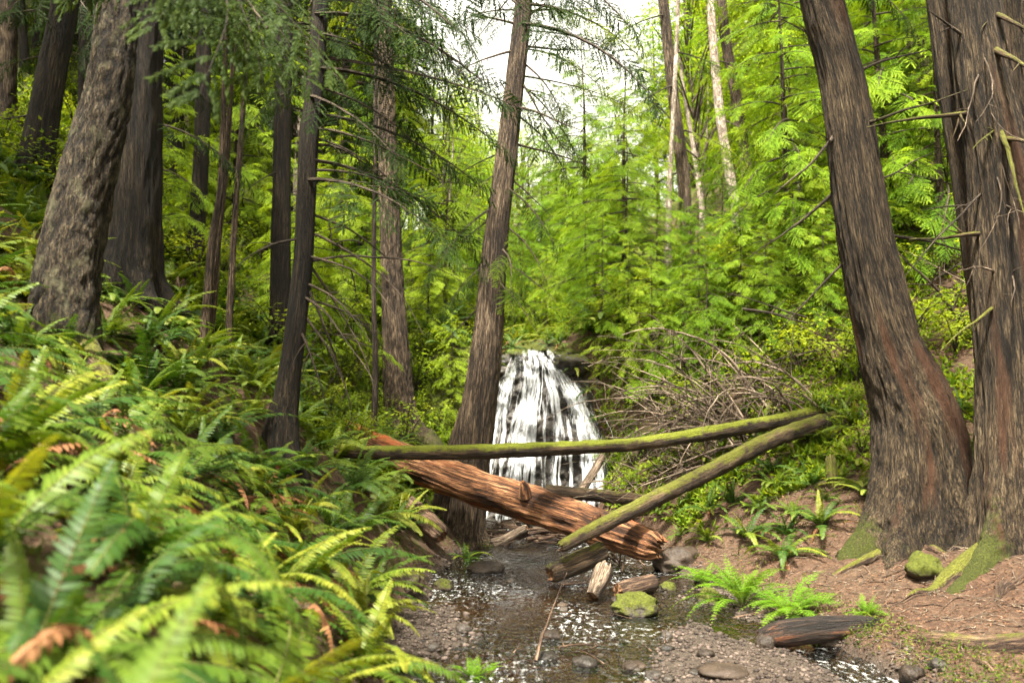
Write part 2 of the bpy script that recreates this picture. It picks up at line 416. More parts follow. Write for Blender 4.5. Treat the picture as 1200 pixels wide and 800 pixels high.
def rock_mat(name, dark, mid, light, rough=.7, wet=False):
    m, nt, out = newmat(name)
    tc = nt.nodes.new('ShaderNodeTexCoord'); v = tc.outputs['Object']
    n1 = noise(nt, v, 5, 7, .65); n2 = noise(nt, v, 30, 5, .6)
    oi = nt.nodes.new('ShaderNodeObjectInfo')
    f = math_(nt, 'ADD', math_(nt, 'MULTIPLY', n1, .7), math_(nt, 'MULTIPLY', n2, .3))
    f = math_(nt, 'ADD', f, math_(nt, 'MULTIPLY', math_(nt, 'SUBTRACT', oi.outputs['Random'], .5), .25))
    f = math_(nt, 'ADD', f, math_(nt, 'MULTIPLY', attr(nt, 'var'), .25))
    col = ramp(nt, f, [(.3, dark), (.5, mid), (.75, light)])
    nm = noise(nt, v, 7, 5, .7)
    mf = ramp(nt, math_(nt, 'ADD', attr(nt, 'moss'), math_(nt, 'SUBTRACT', nm, .5)), [(.4, 0.), (.58, 1.)])
    mc = ramp(nt, noise(nt, v, 45, 5, .75), [(.3, (.012, .016, .003)), (.7, (.075, .085, .008))])
    col = mixc(nt, mf, col, mc)
    rr = mixc(nt, mf, (rough,) * 3, (.9,) * 3)
    bsdf(nt, out, col, rr, .22, math_(nt, 'ADD', n1, math_(nt, 'MULTIPLY', n2, .4)), .8, .04)
    return m
M['rock'] = rock_mat('stone', (.005, .0035, .0025), (.014, .010, .007), (.045, .032, .023), .55)
M['wetrock'] = rock_mat('wet_rock', (.004, .0035, .003), (.014, .012, .010), (.05, .042, .035), .45)
M['pebble'] = leaf_mat('pebble', [(0, (.018, .014, .012)), (.4, (.06, .046, .038)), (.7, (.12, .092, .076)), (.97, (.22, .18, .15))], 0., .7, .1, rv=0)

def ground_mat():
    m, nt, out = newmat('forest_soil')
    tc = nt.nodes.new('ShaderNodeTexCoord'); v = tc.outputs['Object']
    n1 = noise(nt, v, 1.1, 4, .6); n2 = noise(nt, v, 14, 6, .65); n3 = noise(nt, v, 60, 4, .6)
    f = math_(nt, 'ADD', math_(nt, 'MULTIPLY', n2, .6), math_(nt, 'MULTIPLY', n3, .4))
    soil = ramp(nt, f, [(.3, (.020, .010, .005)), (.5, (.058, .031, .018)), (.72, (.14, .086, .054))])
    dark = ramp(nt, f, [(.3, (.02, .012, .007)), (.5, (.065, .04, .024)), (.75, (.16, .11, .07))])
    soil = mixc(nt, ramp(nt, n1, [(.4, 0.), (.6, .7)]), soil, dark)
    grav = ramp(nt, f, [(.3, (.014, .010, .007)), (.5, (.045, .034, .025)), (.75, (.12, .095, .075))])
    col = mixc(nt, attr(nt, 'var'), soil, grav)
    mf = math_(nt, 'ADD', attr(nt, 'moss'), math_(nt, 'SUBTRACT', noise(nt, v, 3.2, 5, .7), .5))
    mf = ramp(nt, mf, [(.42, 0.), (.6, 1.)])
    mc = ramp(nt, n3, [(.3, (.016, .020, .003)), (.7, (.075, .09, .009))])
    col = mixc(nt, mf, col, mc)
    bsdf(nt, out, col, .85, .25, math_(nt, 'ADD', n2, math_(nt, 'MULTIPLY', n3, .5)), 1., .05)
    return m
M['ground'] = ground_mat()

def water_mat():
    m, nt, out = newmat('stream_water')
    tc = nt.nodes.new('ShaderNodeTexCoord'); v = tc.outputs['Object']
    w1 = noise(nt, v, 8, 2, .5, (1.3, .8, 1)); w2 = noise(nt, v, 19, 1, .5, (1.3, .8, 1))
    cal = noise(nt, v, .55, 2, .5)
    amp = math_(nt, 'MAXIMUM', attr(nt, 'var'), ramp(nt, cal, [(.40, .25), (.54, 1.)]))
    h = math_(nt, 'MULTIPLY', math_(nt, 'ADD', w1, math_(nt, 'MULTIPLY', w2, .35)), amp)
    bp = nt.nodes.new('ShaderNodeBump'); bp.inputs['Strength'].default_value = 1.; bp.inputs['Distance'].default_value = .075
    nt.links.new(h, bp.inputs['Height'])
    gl = nt.nodes.new('ShaderNodeBsdfGlossy'); gl.inputs['Roughness'].default_value = .07; gl.inputs[0].default_value = (.95, .97, 1, 1)
    nt.links.new(bp.outputs[0], gl.inputs['Normal'])
    tr = nt.nodes.new('ShaderNodeBsdfTransparent'); tr.inputs[0].default_value = (.66, .56, .40, 1)
    fr = nt.nodes.new('ShaderNodeFresnel'); fr.inputs[0].default_value = 1.9; nt.links.new(bp.outputs[0], fr.inputs['Normal'])
    mx = nt.nodes.new('ShaderNodeMixShader'); nt.links.new(fr.outputs[0], mx.inputs[0]); nt.links.new(tr.outputs[0], mx.inputs[1]); nt.links.new(gl.outputs[0], mx.inputs[2])
    # foam on the broken water of the riffles
    fo = noise(nt, v, 11, 4, .7, (1.5, .8, 1))
    ff = math_(nt, 'MULTIPLY', ramp(nt, fo, [(.54, 0.), (.66, 1.)]), attr(nt, 'var'))
    df = nt.nodes.new('ShaderNodeBsdfDiffuse'); df.inputs[0].default_value = (.8, .82, .82, 1)
    m2 = nt.nodes.new('ShaderNodeMixShader'); nt.links.new(math_(nt, 'MULTIPLY', ff, .5), m2.inputs[0]); nt.links.new(mx.outputs[0], m2.inputs[1]); nt.links.new(df.outputs[0], m2.inputs[2])
    nt.links.new(m2.outputs[0], out.inputs[0])
    return m
M['water'] = water_mat()

def fall_mat():
    m, nt, out = newmat('falling_water')
    v = attr(nt, 'bk', 'Vector')
    n1 = noise(nt, v, 52, 5, .75, (1, 1, .07)); n2 = noise(nt, v, 6, 5, .7, (1, 1, .7))
    f = math_(nt, 'ADD', math_(nt, 'MULTIPLY', n1, .75), math_(nt, 'MULTIPLY', n2, .5))
    a = ramp(nt, math_(nt, 'ADD', f, attr(nt, 'var')), [(.55, 0.), (.92, .95)])
    d = nt.nodes.new('ShaderNodeBsdfPrincipled'); d.inputs['Base Color'].default_value = (.86, .88, .9, 1); d.inputs['Roughness'].default_value = .35
    tl = nt.nodes.new('ShaderNodeBsdfTranslucent'); tl.inputs[0].default_value = (.86, .88, .9, 1)
    m0 = nt.nodes.new('ShaderNodeMixShader'); m0.inputs[0].default_value = .35; nt.links.new(d.outputs[0], m0.inputs[1]); nt.links.new(tl.outputs[0], m0.inputs[2])
    t = nt.nodes.new('ShaderNodeBsdfTransparent')
    mx = nt.nodes.new('ShaderNodeMixShader'); nt.links.new(a, mx.inputs[0]); nt.links.new(t.outputs[0], mx.inputs[1]); nt.links.new(m0.outputs[0], mx.inputs[2])
    nt.links.new(mx.outputs[0], out.inputs[0])
    return m
M['fall'] = fall_mat()

# ------------------------------------------------------------------ ground sheet
xs = np.concatenate([np.arange(-150, -70, 10), np.arange(-70, -16, 1.5), np.arange(-16, -5.5, .25), np.arange(-5.5, 7.5, .06), np.arange(7.5, 16, .25), np.arange(16, 70, 1.5), np.arange(70, 151, 10)])
ys = np.concatenate([np.arange(-12, 1, .5), np.arange(1, 18.6, .07), np.arange(18.6, 40, .3), np.arange(40, 200, 2.5)])
X, Yg = np.meshgrid(xs, ys)
Z = tz(X, Yg)
V = np.stack([X.ravel(), Yg.ravel(), Z.ravel()], 1)
nx, ny = len(xs), len(ys)
i = (np.arange(ny - 1)[:, None] * nx + np.arange(nx - 1)[None])
F = np.stack([i, i + 1, i + nx + 1, i + nx], -1).reshape(-1, 4)
zb = tz(V[:, 0], V[:, 1], False)
inwin = (np.abs(V[:, 0] - 1) < 5) & (V[:, 1] < 17) & (V[:, 1] > -2)
grav = np.where(inwin, np.clip((.13 - zb) / .1, 0, 1), 0)
ms = np.where(V[:, 0] < .2, .42, .18) + .35 * np.clip((V[:, 1] - 13) / 6, 0, 1)
ms = np.where((V[:, 0] > 2.4) & (V[:, 1] < 12.5), .05, ms)
ms = np.where(grav > .3, -.2, ms)
g = MB(); g.add(V, F, 0, var=grav, moss=ms)
tag(g.build('ground', [M['ground']]), kind='structure')

# stream water, one rippled sheet from bank to bank
wx = np.arange(-2.4, 4.4, .05); wy = np.arange(-3, 16.9, .06)
X, Yg = np.meshgrid(wx, wy)
Pw = np.stack([X.ravel(), Yg.ravel(), 0 * X.ravel()], 1)
rif = np.clip(fbm(Pw * np.array([.9, .45, 1]) + 2.2, 3) * 1.6 + .45, 0, 1)
rif *= np.clip(1.3 - np.abs(Pw[:, 0] - .6) / 2.6, 0, 1)
for (cx, cy, rx, ry) in ((.0, 6.7, .6, .5), (2.75, 8.9, .45, .45), (-.4, 8.0, .45, .7), (1.1, 8.0, .5, .6)):
    rif *= 1 - .95 * np.exp(-((Pw[:, 0] - cx) / rx) ** 2 - ((Pw[:, 1] - cy) / ry) ** 2)
rill = np.exp(-((Pw[:, 0] - 3.0) / .4) ** 2) * (Pw[:, 1] < 7.7)
rif = np.clip(rif + .8 * rill, 0, 1)
Pw[:, 2] = fbm(Pw * np.array([5, 3.6, 1]), 3) * .018 * (.15 + rif)
i = (np.arange(len(wy) - 1)[:, None] * len(wx) + np.arange(len(wx) - 1)[None])
F = np.stack([i, i + 1, i + len(wx) + 1, i + len(wx)], -1).reshape(-1, 4)
g = MB(); g.add(Pw, F, 0, var=rif)
tag(g.build('stream_water', [M['water']]), kind='structure')

# ------------------------------------------------------------------ waterfall: rock face and the water over it
def rock_y(x, z):
    p = np.stack([x, z * 0, z], 1)
    led = .2 * pn(p * np.array([1.3, 1, 2.1]) + 3) + .2 * np.abs(pn(p * np.array([2.4, 1, 3.4]) + 8)) + .09 * np.abs(pn(p * np.array([5.5, 1, 8]) + 2)) + .05 * pn(p * 13)
    return 16.45 + .26 * z + .1 * np.clip(z - 2, 0, 9) ** 2 - led * 1.25
rx = np.linspace(-2.1, 2.5, 120); rz = np.linspace(-.2, 3.7, 110)
X, Zg = np.meshgrid(rx, rz)
px_, pz_ = X.ravel(), Zg.ravel()
edge = np.clip((np.abs(px_ - .42) - (1.45 - .75 * (np.clip(pz_, 0, 3.6) / 3.6) ** 1.3)) / .5, 0, 1.6)
yy = rock_y(px_, pz_) + edge ** 1.5 * 1.1 + np.clip(pz_ - 3.35 - .25 * pn(np.stack([px_ * 2.2, px_ * 0, px_ * 0 + 9], 1)), 0, 1) * 2.0
i = (np.arange(109)[:, None] * 120 + np.arange(119)[None])
F = np.stack([i, i + 1, i + 121, i + 120], -1).reshape(-1, 4)
mossr = .12 + .3 * edge + .25 * pn(np.stack([px_ * 2, pz_ * 2, px_ * 0], 1)) - .25 * (pz_ < .5) + .5 * np.clip((pz_ - 3.2) / .2, 0, 1)
g = MB(); g.add(np.stack([px_, yy, pz_], 1), F, 0, moss=mossr)
M['fallrock'] = rock_mat('waterfall_rock', (.010, .009, .008), (.048, .042, .036), (.15, .135, .115), .4)
tag(g.build('rock_face', [M['fallrock']]), 'wet black rock face that the waterfall runs down', 'cliff')

g = MB()
WP = {  # threads of the fall: (pixel row, pixel column of the middle, half width)
 'left':   [(402, 622, 12), (420, 626, 13), (450, 627, 12), (480, 622, 13), (520, 618, 16), (560, 615, 20), (612, 609, 26)],
 'right':  [(402, 634, 12), (420, 645, 11), (440, 660, 10), (460, 671, 12), (490, 682, 14), (520, 689, 15), (560, 693, 17), (612, 694, 18)],
 'middle': [(405, 628, 10), (430, 640, 9), (460, 651, 7), (500, 656, 9), (540, 652, 12), (580, 650, 14), (612, 648, 18)],
 'edge':   [(412, 608, 8), (440, 597, 8), (470, 588, 8), (510, 582, 10), (560, 577, 14), (612, 574, 18)],
 'veil':   [(402, 628, 22), (425, 633, 34), (450, 636, 42), (480, 637, 50), (520, 636, 58), (560, 634, 66), (612, 632, 68)]}
WZ = {}
for nm, rows in WP.items():
    q = [(at(cx, py, 16.9), hw * 16.9 / FPX) for py, cx, hw in rows]
    WZ[nm] = (np.array([a[2] for a, b in q])[::-1], np.array([a[0] for a, b in q])[::-1], np.array([b for a, b in q])[::-1])
def ribbon(band, u0, z0, z1, w, dens, drift=0., lift=.05):
    zs, cs, hs = WZ[band]
    n = max(8, int((z0 - z1) / .06)); z = np.linspace(z0, z1, n)
    x = np.interp(z, zs, cs) + u0 * np.interp(z, zs, hs) + drift * np.linspace(0, 1, n) + .035 * pn(np.stack([z * 2.6, z * 0 + u0 * 7, z * 0], 1))
    ww = w * (1 + .45 * pn(np.stack([z * 3, z * 0 + u0 * 13, z * 0 + 5], 1)))
    vs = []; K = 5
    for j in range(K):
        u = j / (K - 1) - .5
        xx = x + u * ww
        y = rock_y(xx, z); y = np.minimum(y, np.convolve(np.pad(y, 2, 'edge'), np.ones(5) / 5, 'valid')) - lift * (1 - 2.2 * u * u)
        vs.append(np.stack([xx, y, z], 1))
    Vv = np.stack(vs, 1).reshape(-1, 3)
    i = (np.arange(n - 1)[:, None] * K + np.arange(K - 1)[None])
    Fq = np.stack([i, i + 1, i + K + 1, i + K], -1).reshape(-1, 4)
    fade = np.minimum(1, np.minimum(np.arange(n) / 3., (n - 1 - np.arange(n)) / 3. + .1))
    e = np.array([.0, .8, 1, .8, .0])
    va = (dens - .5 * (1 - fade[:, None]) - .3 * (1 - e[None])).reshape(-1)
    g.add(Vv, Fq, 0, var=va, bk=np.stack([Vv[:, 0] + u0 * 3, np.full(len(Vv), u0 * 9), 3.6 - Vv[:, 2]], 1))
ZT = WZ['left'][0][-1]
for band, cnt_ in (('left', 34), ('right', 34), ('middle', 12), ('edge', 12)):
    for k in range(cnt_):
        z0 = ZT - abs(rnd.gauss(0, .35)); ln = rnd.uniform(.8, 3.6)
        if k % 3 == 0: z0 = rnd.uniform(.8, ZT)
        ribbon(band, rnd.gauss(0, .55), z0, max(-.03, z0 - ln), rnd.uniform(.02, .09), rnd.uniform(.0, .24), rnd.uniform(-.05, .05), rnd.uniform(.03, .12))
for k in range(70):
    z0 = rnd.uniform(.5, ZT)
    ribbon('veil', rnd.uniform(-1, 1), z0, max(-.03, z0 - rnd.uniform(.3, 1.6)), rnd.uniform(.02, .09), rnd.uniform(-.08, .16), rnd.uniform(-.06, .06), rnd.uniform(.02, .08))
for band, c_ in (('left', 8), ('right', 8), ('middle', 2), ('edge', 3)):        # soft wide veils under the threads
    for k in range(c_):
        z0 = ZT - abs(rnd.gauss(0, .5)); ribbon(band, rnd.uniform(-.9, .9), z0, max(-.03, z0 - rnd.uniform(.9, 3.4)), rnd.uniform(.16, .38), rnd.uniform(-.02, .1), rnd.uniform(-.05, .05), rnd.uniform(.02, .05))
for k in range(14): ribbon('veil', rnd.uniform(-.6, .6), ZT, ZT - rnd.uniform(.25, .6), rnd.uniform(.08, .2), .12, 0, .06)
for k in range(36):                                   # spray where it strikes the foot
    z0 = rnd.uniform(.15, .5); ribbon('veil', rnd.uniform(-1, 1), z0, -.03, rnd.uniform(.05, .16), .1, rnd.uniform(-.1, .1), rnd.uniform(.08, .3))
tag(g.build('waterfall_water', [M['fall']]), kind='structure')

# ------------------------------------------------------------------ foliage templates
def rotm(ax, a):
    return np.array(Matrix.Rotation(a, 4, ax))
def trs(loc=(0, 0, 0), rz=0, ry=0, rx=0, s=1.):
    Mx = np.eye(4); Mx[:3, :3] = (rotm('Z', rz) @ rotm('Y', ry) @ rotm('X', rx))[:3, :3] * s; Mx[:3, 3] = loc
    return Mx

def leaves(mb, P, D, U, ln, wd, m, var, fold=.25):
    """diamond leaflets: base point P, direction D, plane normal U"""
    P = np.asarray(P); D = np.asarray(D); U = np.asarray(U)
    D = D / (np.linalg.norm(D, axis=1)[:, None] + 1e-9)
    S = np.cross(D, U); S /= np.linalg.norm(S, axis=1)[:, None] + 1e-9
    Un = np.cross(S, D)
    ln = np.broadcast_to(ln, (len(P),))[:, None]; wd = np.broadcast_to(wd, (len(P),))[:, None]
    a = P; b = P + D * ln * .45 + S * wd * .5 - Un * wd * fold; c = P + D * ln; d = P + D * ln * .45 - S * wd * .5 - Un * wd * fold
    V = np.stack([a, b, c, d], 1).reshape(-1, 3)
    mb.add(V, np.arange(len(V)).reshape(-1, 4), m, var=np.repeat(var, 4))

def spray(L, seed, droop=.25, ntw=13, wid=.42, ll=.055, lw=.02, hang=.25, nleaf=9, v0=.3):
    """a flat conifer spray along +x: bare axis, alternate twigs, leaflets on both sides of each twig"""
    r = np.random.RandomState(seed); Ps = []; Ds = []; Us = []; vr = []
    mb = MB()
    t = np.linspace(0, 1, 7); ax = np.stack([t * L, .05 * L * np.sin(t * 3 + seed), -droop * t ** 2 * L], 1)
    tube(mb, ax, np.linspace(.006, .0015, 7) * L / .9, 3, 1, cap=False)
    for k in range(ntw):
        tt = .1 + .9 * (k + .5 * r.rand()) / ntw
        p = np.array([tt * L, .05 * L * np.sin(tt * 3 + seed), -droop * tt ** 2 * L])
        sd = 1 if k % 2 else -1
        an = R(38 + 22 * (1 - tt) + r.uniform(-10, 10))
        tl = wid * L * (min(1, tt * 3.5 + .25)) * (1.08 - tt) ** .75 * r.uniform(.75, 1.15) + .04 * L
        d = np.array([math.cos(an), sd * math.sin(an), -droop * tt + r.uniform(-.35, .25)])
        q = np.linspace(.08, 1, nleaf)
        for side in (-1, 1):
            pos = p + d * (q * tl)[:, None] - np.array([0, 0, 1.]) * (hang * tl * q ** 2)[:, None]
            a2 = R(42) * side + r.uniform(-.25, .25, nleaf)
            dx = np.stack([d[0] * np.cos(a2) - d[1] * np.sin(a2), d[0] * np.sin(a2) + d[1] * np.cos(a2), d[2] - 2 * hang * q + r.uniform(-.3, .2, nleaf)], 1)
            Ps.append(pos); Ds.append(dx); Us.append(np.stack([r.uniform(-.45, .45, nleaf), r.uniform(-.45, .45, nleaf), np.ones(nleaf)], 1))
            vr.append(np.clip(v0 + .45 * q * tt + r.uniform(-.15, .25, nleaf), 0, 1))
    n = sum(len(p) for p in Ps)
    leaves(mb, np.concatenate(Ps), np.concatenate(Ds), np.concatenate(Us), ll * r.uniform(.7, 1.25, n), lw * r.uniform(.8, 1.3, n), 0, np.concatenate(vr))
    return mb

SPH = [spray(.9, s, .28, 15, .42, .066, .026, .25, 9) for s in range(3)]
SPC = [spray(.9, s + 10, .35, 15, .36, .05, .02, .4, 10) for s in range(3)]

SPN = [spray(.9, s + 20, .3, 17, .40, .034, .015, .25, 14) for s in range(4)]
def bough(L, seed, SP, droop=.3, n=7, up=0., roll=24):
    r = np.random.RandomState(seed + 50); mb = MB()
    t = np.linspace(0, 1, 8)
    f = lambda t: np.stack([t * L, .06 * L * np.sin(t * 2.5 + seed), up * t * L - droop * t ** 2 * L], -1)
    tube(mb, f(t), np.linspace(.013, .003, 8) * L, 4, 1, cap=False)
    for k in range(n):
        tt = .18 + .82 * (k + .5) / n; sd = 1 if k % 2 else -1
        rz = sd * R(r.uniform(30, 58)) * (1.1 - .7 * tt)
        s = (L / 2.4) * (1.15 - .55 * tt) * r.uniform(.8, 1.15)
        mb.merge(SP[r.randint(len(SP))], trs(f(np.array(tt)), rz, R(r.uniform(-16, 24)) + droop * tt, R(r.uniform(-roll, roll)), s))
    mb.merge(SP[0], trs(f(np.array(.93)), 0, droop, 0, L / 2.4 * .8))
    return mb
BOH = [bough(2.4, s, SPH, .26) for s in range(4)]
BOY = [bough(2.4, s + 30, [spray(.9, s + 40 + q, .3, 19, .42, .040, .0165, .25, 13) for q in range(2)], .3, 8) for s in range(4)]
BOC = [bough(2.4, s, SPC, .42, 7, .12) for s in range(4)]
BON = [bough(2.4, s + 7, SPN, .34, 9, .12, 60) for s in range(6)]

def conifer(h, h0, nb, bl, seed, BO, droop=(0, 25), taper=1.2, base_r=None):
    r = np.random.RandomState(seed); mb = MB()
    for k in range(nb):
        f = (k + r.rand()) / nb; z = h0 + (h - h0) * f
        prof = (1 - f) ** .62 * (.55 + .45 * min(1, f * 5 + .4))
        L = bl * prof * r.uniform(.4, 1.25) + .25
        mb.merge(BO[r.randint(len(BO))], trs((0, 0, z), k * 2.4 + r.uniform(-.5, .5), R(r.uniform(*droop) + r.uniform(-14, 10)) * (1 - f * 1.2), R(r.uniform(-28, 28)), L / 2.4))
    tr = MB(); b = base_r or h * .0125
    t = np.linspace(0, 1, 12)
    ctr = np.stack([.02 * h * pn(np.stack([t * 2, t * 0 + seed, t * 0], 1)) * t, .02 * h * pn(np.stack([t * 2, t * 0 + seed, t * 0 + 4], 1)) * t, t * h * .98 - .5 * (t == 0)], 1)
    rad = b * (1 - t * .93); rad[0] *= 1.35
    bark(tr, ctr, rad, 'cedar', 14, h / 40., m=0)
    return mb.mesh('crown', [M['hemlock'], M['twigbark']]), tr

def broadleaf(h, w, seed, nl=5200, ls=.10):
    r = np.random.RandomState(seed); fol = MB(); tr = MB()
    nc = 30; C = []
    for k in range(nc):
        f = r.rand() ** .8; a = k * 2.4; rad = w * .5 * (1 - (2 * f - .85) ** 2 * .7) * r.uniform(.35, 1)
        C.append((math.cos(a) * rad, math.sin(a) * rad, h * (.3 + .66 * f)))
    C = np.array(C)
    t = np.linspace(0, 1, 10)
    bark(tr, np.stack([.03 * h * np.sin(t * 3 + seed), .02 * h * np.cos(t * 4) - .02 * h, t * h * .9 - .3 * (t == 0)], 1), h * .011 * (1 - .85 * t), 'smooth', 10, h / 20.)
    Ps = []; Ds = []; Us = []; vr = []
    for c in C:
        z0 = c[2] - .25 * h * r.rand() - .08 * h
        b = np.array([.03 * h * np.sin(z0 / h * 3.3 + seed), 0, z0]); mid = (b + c) / 2 + [0, 0, .05 * h]
        tube(fol, [b, mid, c], [.004 * h, .0028 * h, .001 * h], 4, 1, step=.3, cap=False)
        n = nl // nc
        d = r.normal(size=(n, 3)); d /= np.linalg.norm(d, axis=1)[:, None]
        rr = w * .15 * r.rand(n) ** .45 * r.uniform(.8, 1.5)
        p = c + d * rr[:, None] * np.array([1.25, 1.25, .6])
        Ps.append(p); Ds.append(d * .6 + np.stack([r.uniform(-.6, .6, n), r.uniform(-.6, .6, n), r.uniform(-.9, .1, n)], 1)); Us.append(np.stack([r.uniform(-.6, .6, n), r.uniform(-.6, .6, n), np.ones(n)], 1))
        vr.append(np.clip(.35 + .35 * d[:, 2] + r.uniform(-.2, .3, n), 0, 1))
    n = sum(map(len, Ps))
    leaves(fol, np.concatenate(Ps), np.concatenate(Ds), np.concatenate(Us), ls * r.uniform(.6, 1.3, n), ls * .62 * r.uniform(.7, 1.2, n), 0, np.concatenate(vr), .15)
    return fol.mesh('crown', [M['bright'], M['twigbark']]), tr

def shrub(h, w, seed, nst=9, nl=46, ls=.075):
    r = np.random.RandomState(seed); fol = MB(); st = MB(); Ps = []; Ds = []; Us = []; vr = []
    for k in range(nst):
        a = k * 2.4 + r.rand(); ln = h * r.uniform(.7, 1.2); sp = w * .5 * r.uniform(.5, 1.2)
        t = np.linspace(0, 1, 8)
        p = np.stack([np.cos(a) * sp * t ** 1.4, np.sin(a) * sp * t ** 1.4, ln * (t - .35 * t ** 3) - .15 * (t == 0)], 1)
        tube(st, p, np.linspace(.012, .003, 8) * (h / 1.2), 4, 0, cap=False)
        for q in range(nl):
            tt = .25 + .75 * r.rand(); b = np.array([np.cos(a) * sp * tt ** 1.4, np.sin(a) * sp * tt ** 1.4, ln * (tt - .35 * tt ** 3)])
            d = r.normal(size=3); d[2] *= .35; d /= np.linalg.norm(d)
            b = b + d * r.uniform(.02, .24) * w * .6
            Ps.append(b); Ds.append(d + [0, 0, -.25]); Us.append([r.uniform(-.5, .5), r.uniform(-.5, .5), 1]); vr.append(np.clip(.25 + .45 * tt + r.uniform(-.2, .25), 0, 1))
    n = len(Ps)
    leaves(fol, Ps, Ds, Us, ls * r.uniform(.6, 1.35, n), ls * .6 * r.uniform(.7, 1.2, n), 0, np.array(vr), .18)
    return fol.mesh('leaves', [M['shrub']]), st.mesh('stems', [M['twigbark']])

# ------------------------------------------------------------------ ferns
def frond(L, seed, a0=68, a1=-28, n=34, wm=.138, curl=0., lady=False, dead=False):
    r = np.random.RandomState(seed + 300); mb = MB()
    K = 15; t = np.linspace(0, 1, K); ang = np.radians(a0 + (a1 - a0) * t ** .85); yaw = curl * t ** 2
    st = np.stack([np.cos(ang) * np.cos(yaw), np.cos(ang) * np.sin(yaw), np.sin(ang)], 1) * (L / (K - 1))
    P = np.vstack([[0, 0, 0], np.cumsum(st[:-1], 0)])
    T = st / np.linalg.norm(st, axis=1)[:, None]
    tube(mb, P, np.linspace(.0042, .001, K) * L / .9, 3, 1, cap=False)
    Vs = []; F4 = []; F3 = []; vr = []; c = 0
    side0 = np.array([0, 1., 0])
    pw = L * .88 / n
    for k in range(n):
        s = .13 + .87 * (k + .3) / n
        p = np.array([np.interp(s, t, P[:, j]) for j in range(3)]); tg = np.array([np.interp(s, t, T[:, j]) for j in range(3)])
        if lady: prof = min(1, (s - .08) * 2.6) * (1.02 - s) ** .8 * 1.35
        else: prof = min(1, .45 + (s - .1) * 3.6) * (1.015 - s) ** .52
        for sd in (-1, 1):
            S = np.cross(np.array([0, 0, 1.]), tg); S /= np.linalg.norm(S) + 1e-9
            Nn = np.cross(tg, S)
            wl = wm * prof * r.uniform(.78, 1.08) * L / .9 * (r.uniform(.3, .8) if r.rand() < .06 else 1)
            if dead: wl *= r.uniform(.35, .9)
            fw = .22 + .5 * s + r.uniform(-.08, .08)
            d = S * sd + tg * fw - Nn * (.12 + (r.uniform(0, .9) if dead else r.uniform(-.05, .16))); d /= np.linalg.norm(d)
            acr = np.cross(d, Nn); acr /= np.linalg.norm(acr) + 1e-9
            acr = acr * math.cos(.3) + Nn * math.sin(.3) * r.uniform(-1, 1)
            if lady:
                m_ = 7
                for q in range(m_):
                    u = (q + .6) / m_
                    for s2 in (-1, 1):
                        b = p + d * wl * u; e = acr * s2 + d * .5; e /= np.linalg.norm(e); ll = wl * .30 * (1.1 - u)
                        w2 = np.cross(e, Nn); 
                        Vs += [b, b + e * ll * .5 + w2 * ll * .3, b + e * ll - Nn * ll * .2, b + e * ll * .5 - w2 * ll * .3]; F4.append([c, c + 1, c + 2, c + 3]); c += 4
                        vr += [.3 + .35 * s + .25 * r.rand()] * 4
                continue
            h = pw * .46
            dr = Nn * wl
            Vs += [p - acr * h * .55, p + acr * h * .55, p + d * wl * .25 - acr * h, p + d * wl * .25 + acr * h,
                   p + d * wl * .65 - acr * h * .75 - dr * .05, p + d * wl * .65 + acr * h * .75 - dr * .05, p + d * wl - dr * .16]
            F4 += [[c, c + 1, c + 3, c + 2], [c + 2, c + 3, c + 5, c + 4]]; F3.append([c + 4, c + 5, c + 6]); c += 7
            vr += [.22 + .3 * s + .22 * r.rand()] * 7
    k0 = mb.n
    mb.add(np.array(Vs), np.array(F4), 0, var=np.array(vr))
    if F3: mb.F.append((np.array(F3) + k0, 0))
    return mb

FR = [frond(.9, 0, 72, -30), frond(.95, 1, 60, -35, curl=.25), frond(.85, 2, 78, 5, curl=-.2), frond(1., 3, 50, -22, curl=-.3), frond(.7, 4, 84, 40, n=28), frond(.9, 5, 65, -50, curl=.1)]
FD = [frond(.8, 8, 62, -60, dead=True, n=26, curl=.4), frond(.8, 9, 48, -45, dead=True, n=26, curl=-.5), frond(.75, 10, 30, -60, dead=True, n=26, curl=.2)]
FL = [frond(.62, 20, 74, -25, n=17, wm=.16, lady=True), frond(.6, 21, 64, -35, n=17, wm=.16, curl=.3, lady=True), frond(.5, 22, 82, 10, n=16, wm=.15, curl=-.3, lady=True)]
FRm = [f.mesh('frond', [M['fern'], M['rachis']]) for f in FR]
FDm = [f.mesh('dead_frond', [M['deadfern'], M['deadfern']]) for f in FD]
FLm = [f.mesh('frond', [M['ladyfern'], M['rachis']]) for f in FL]

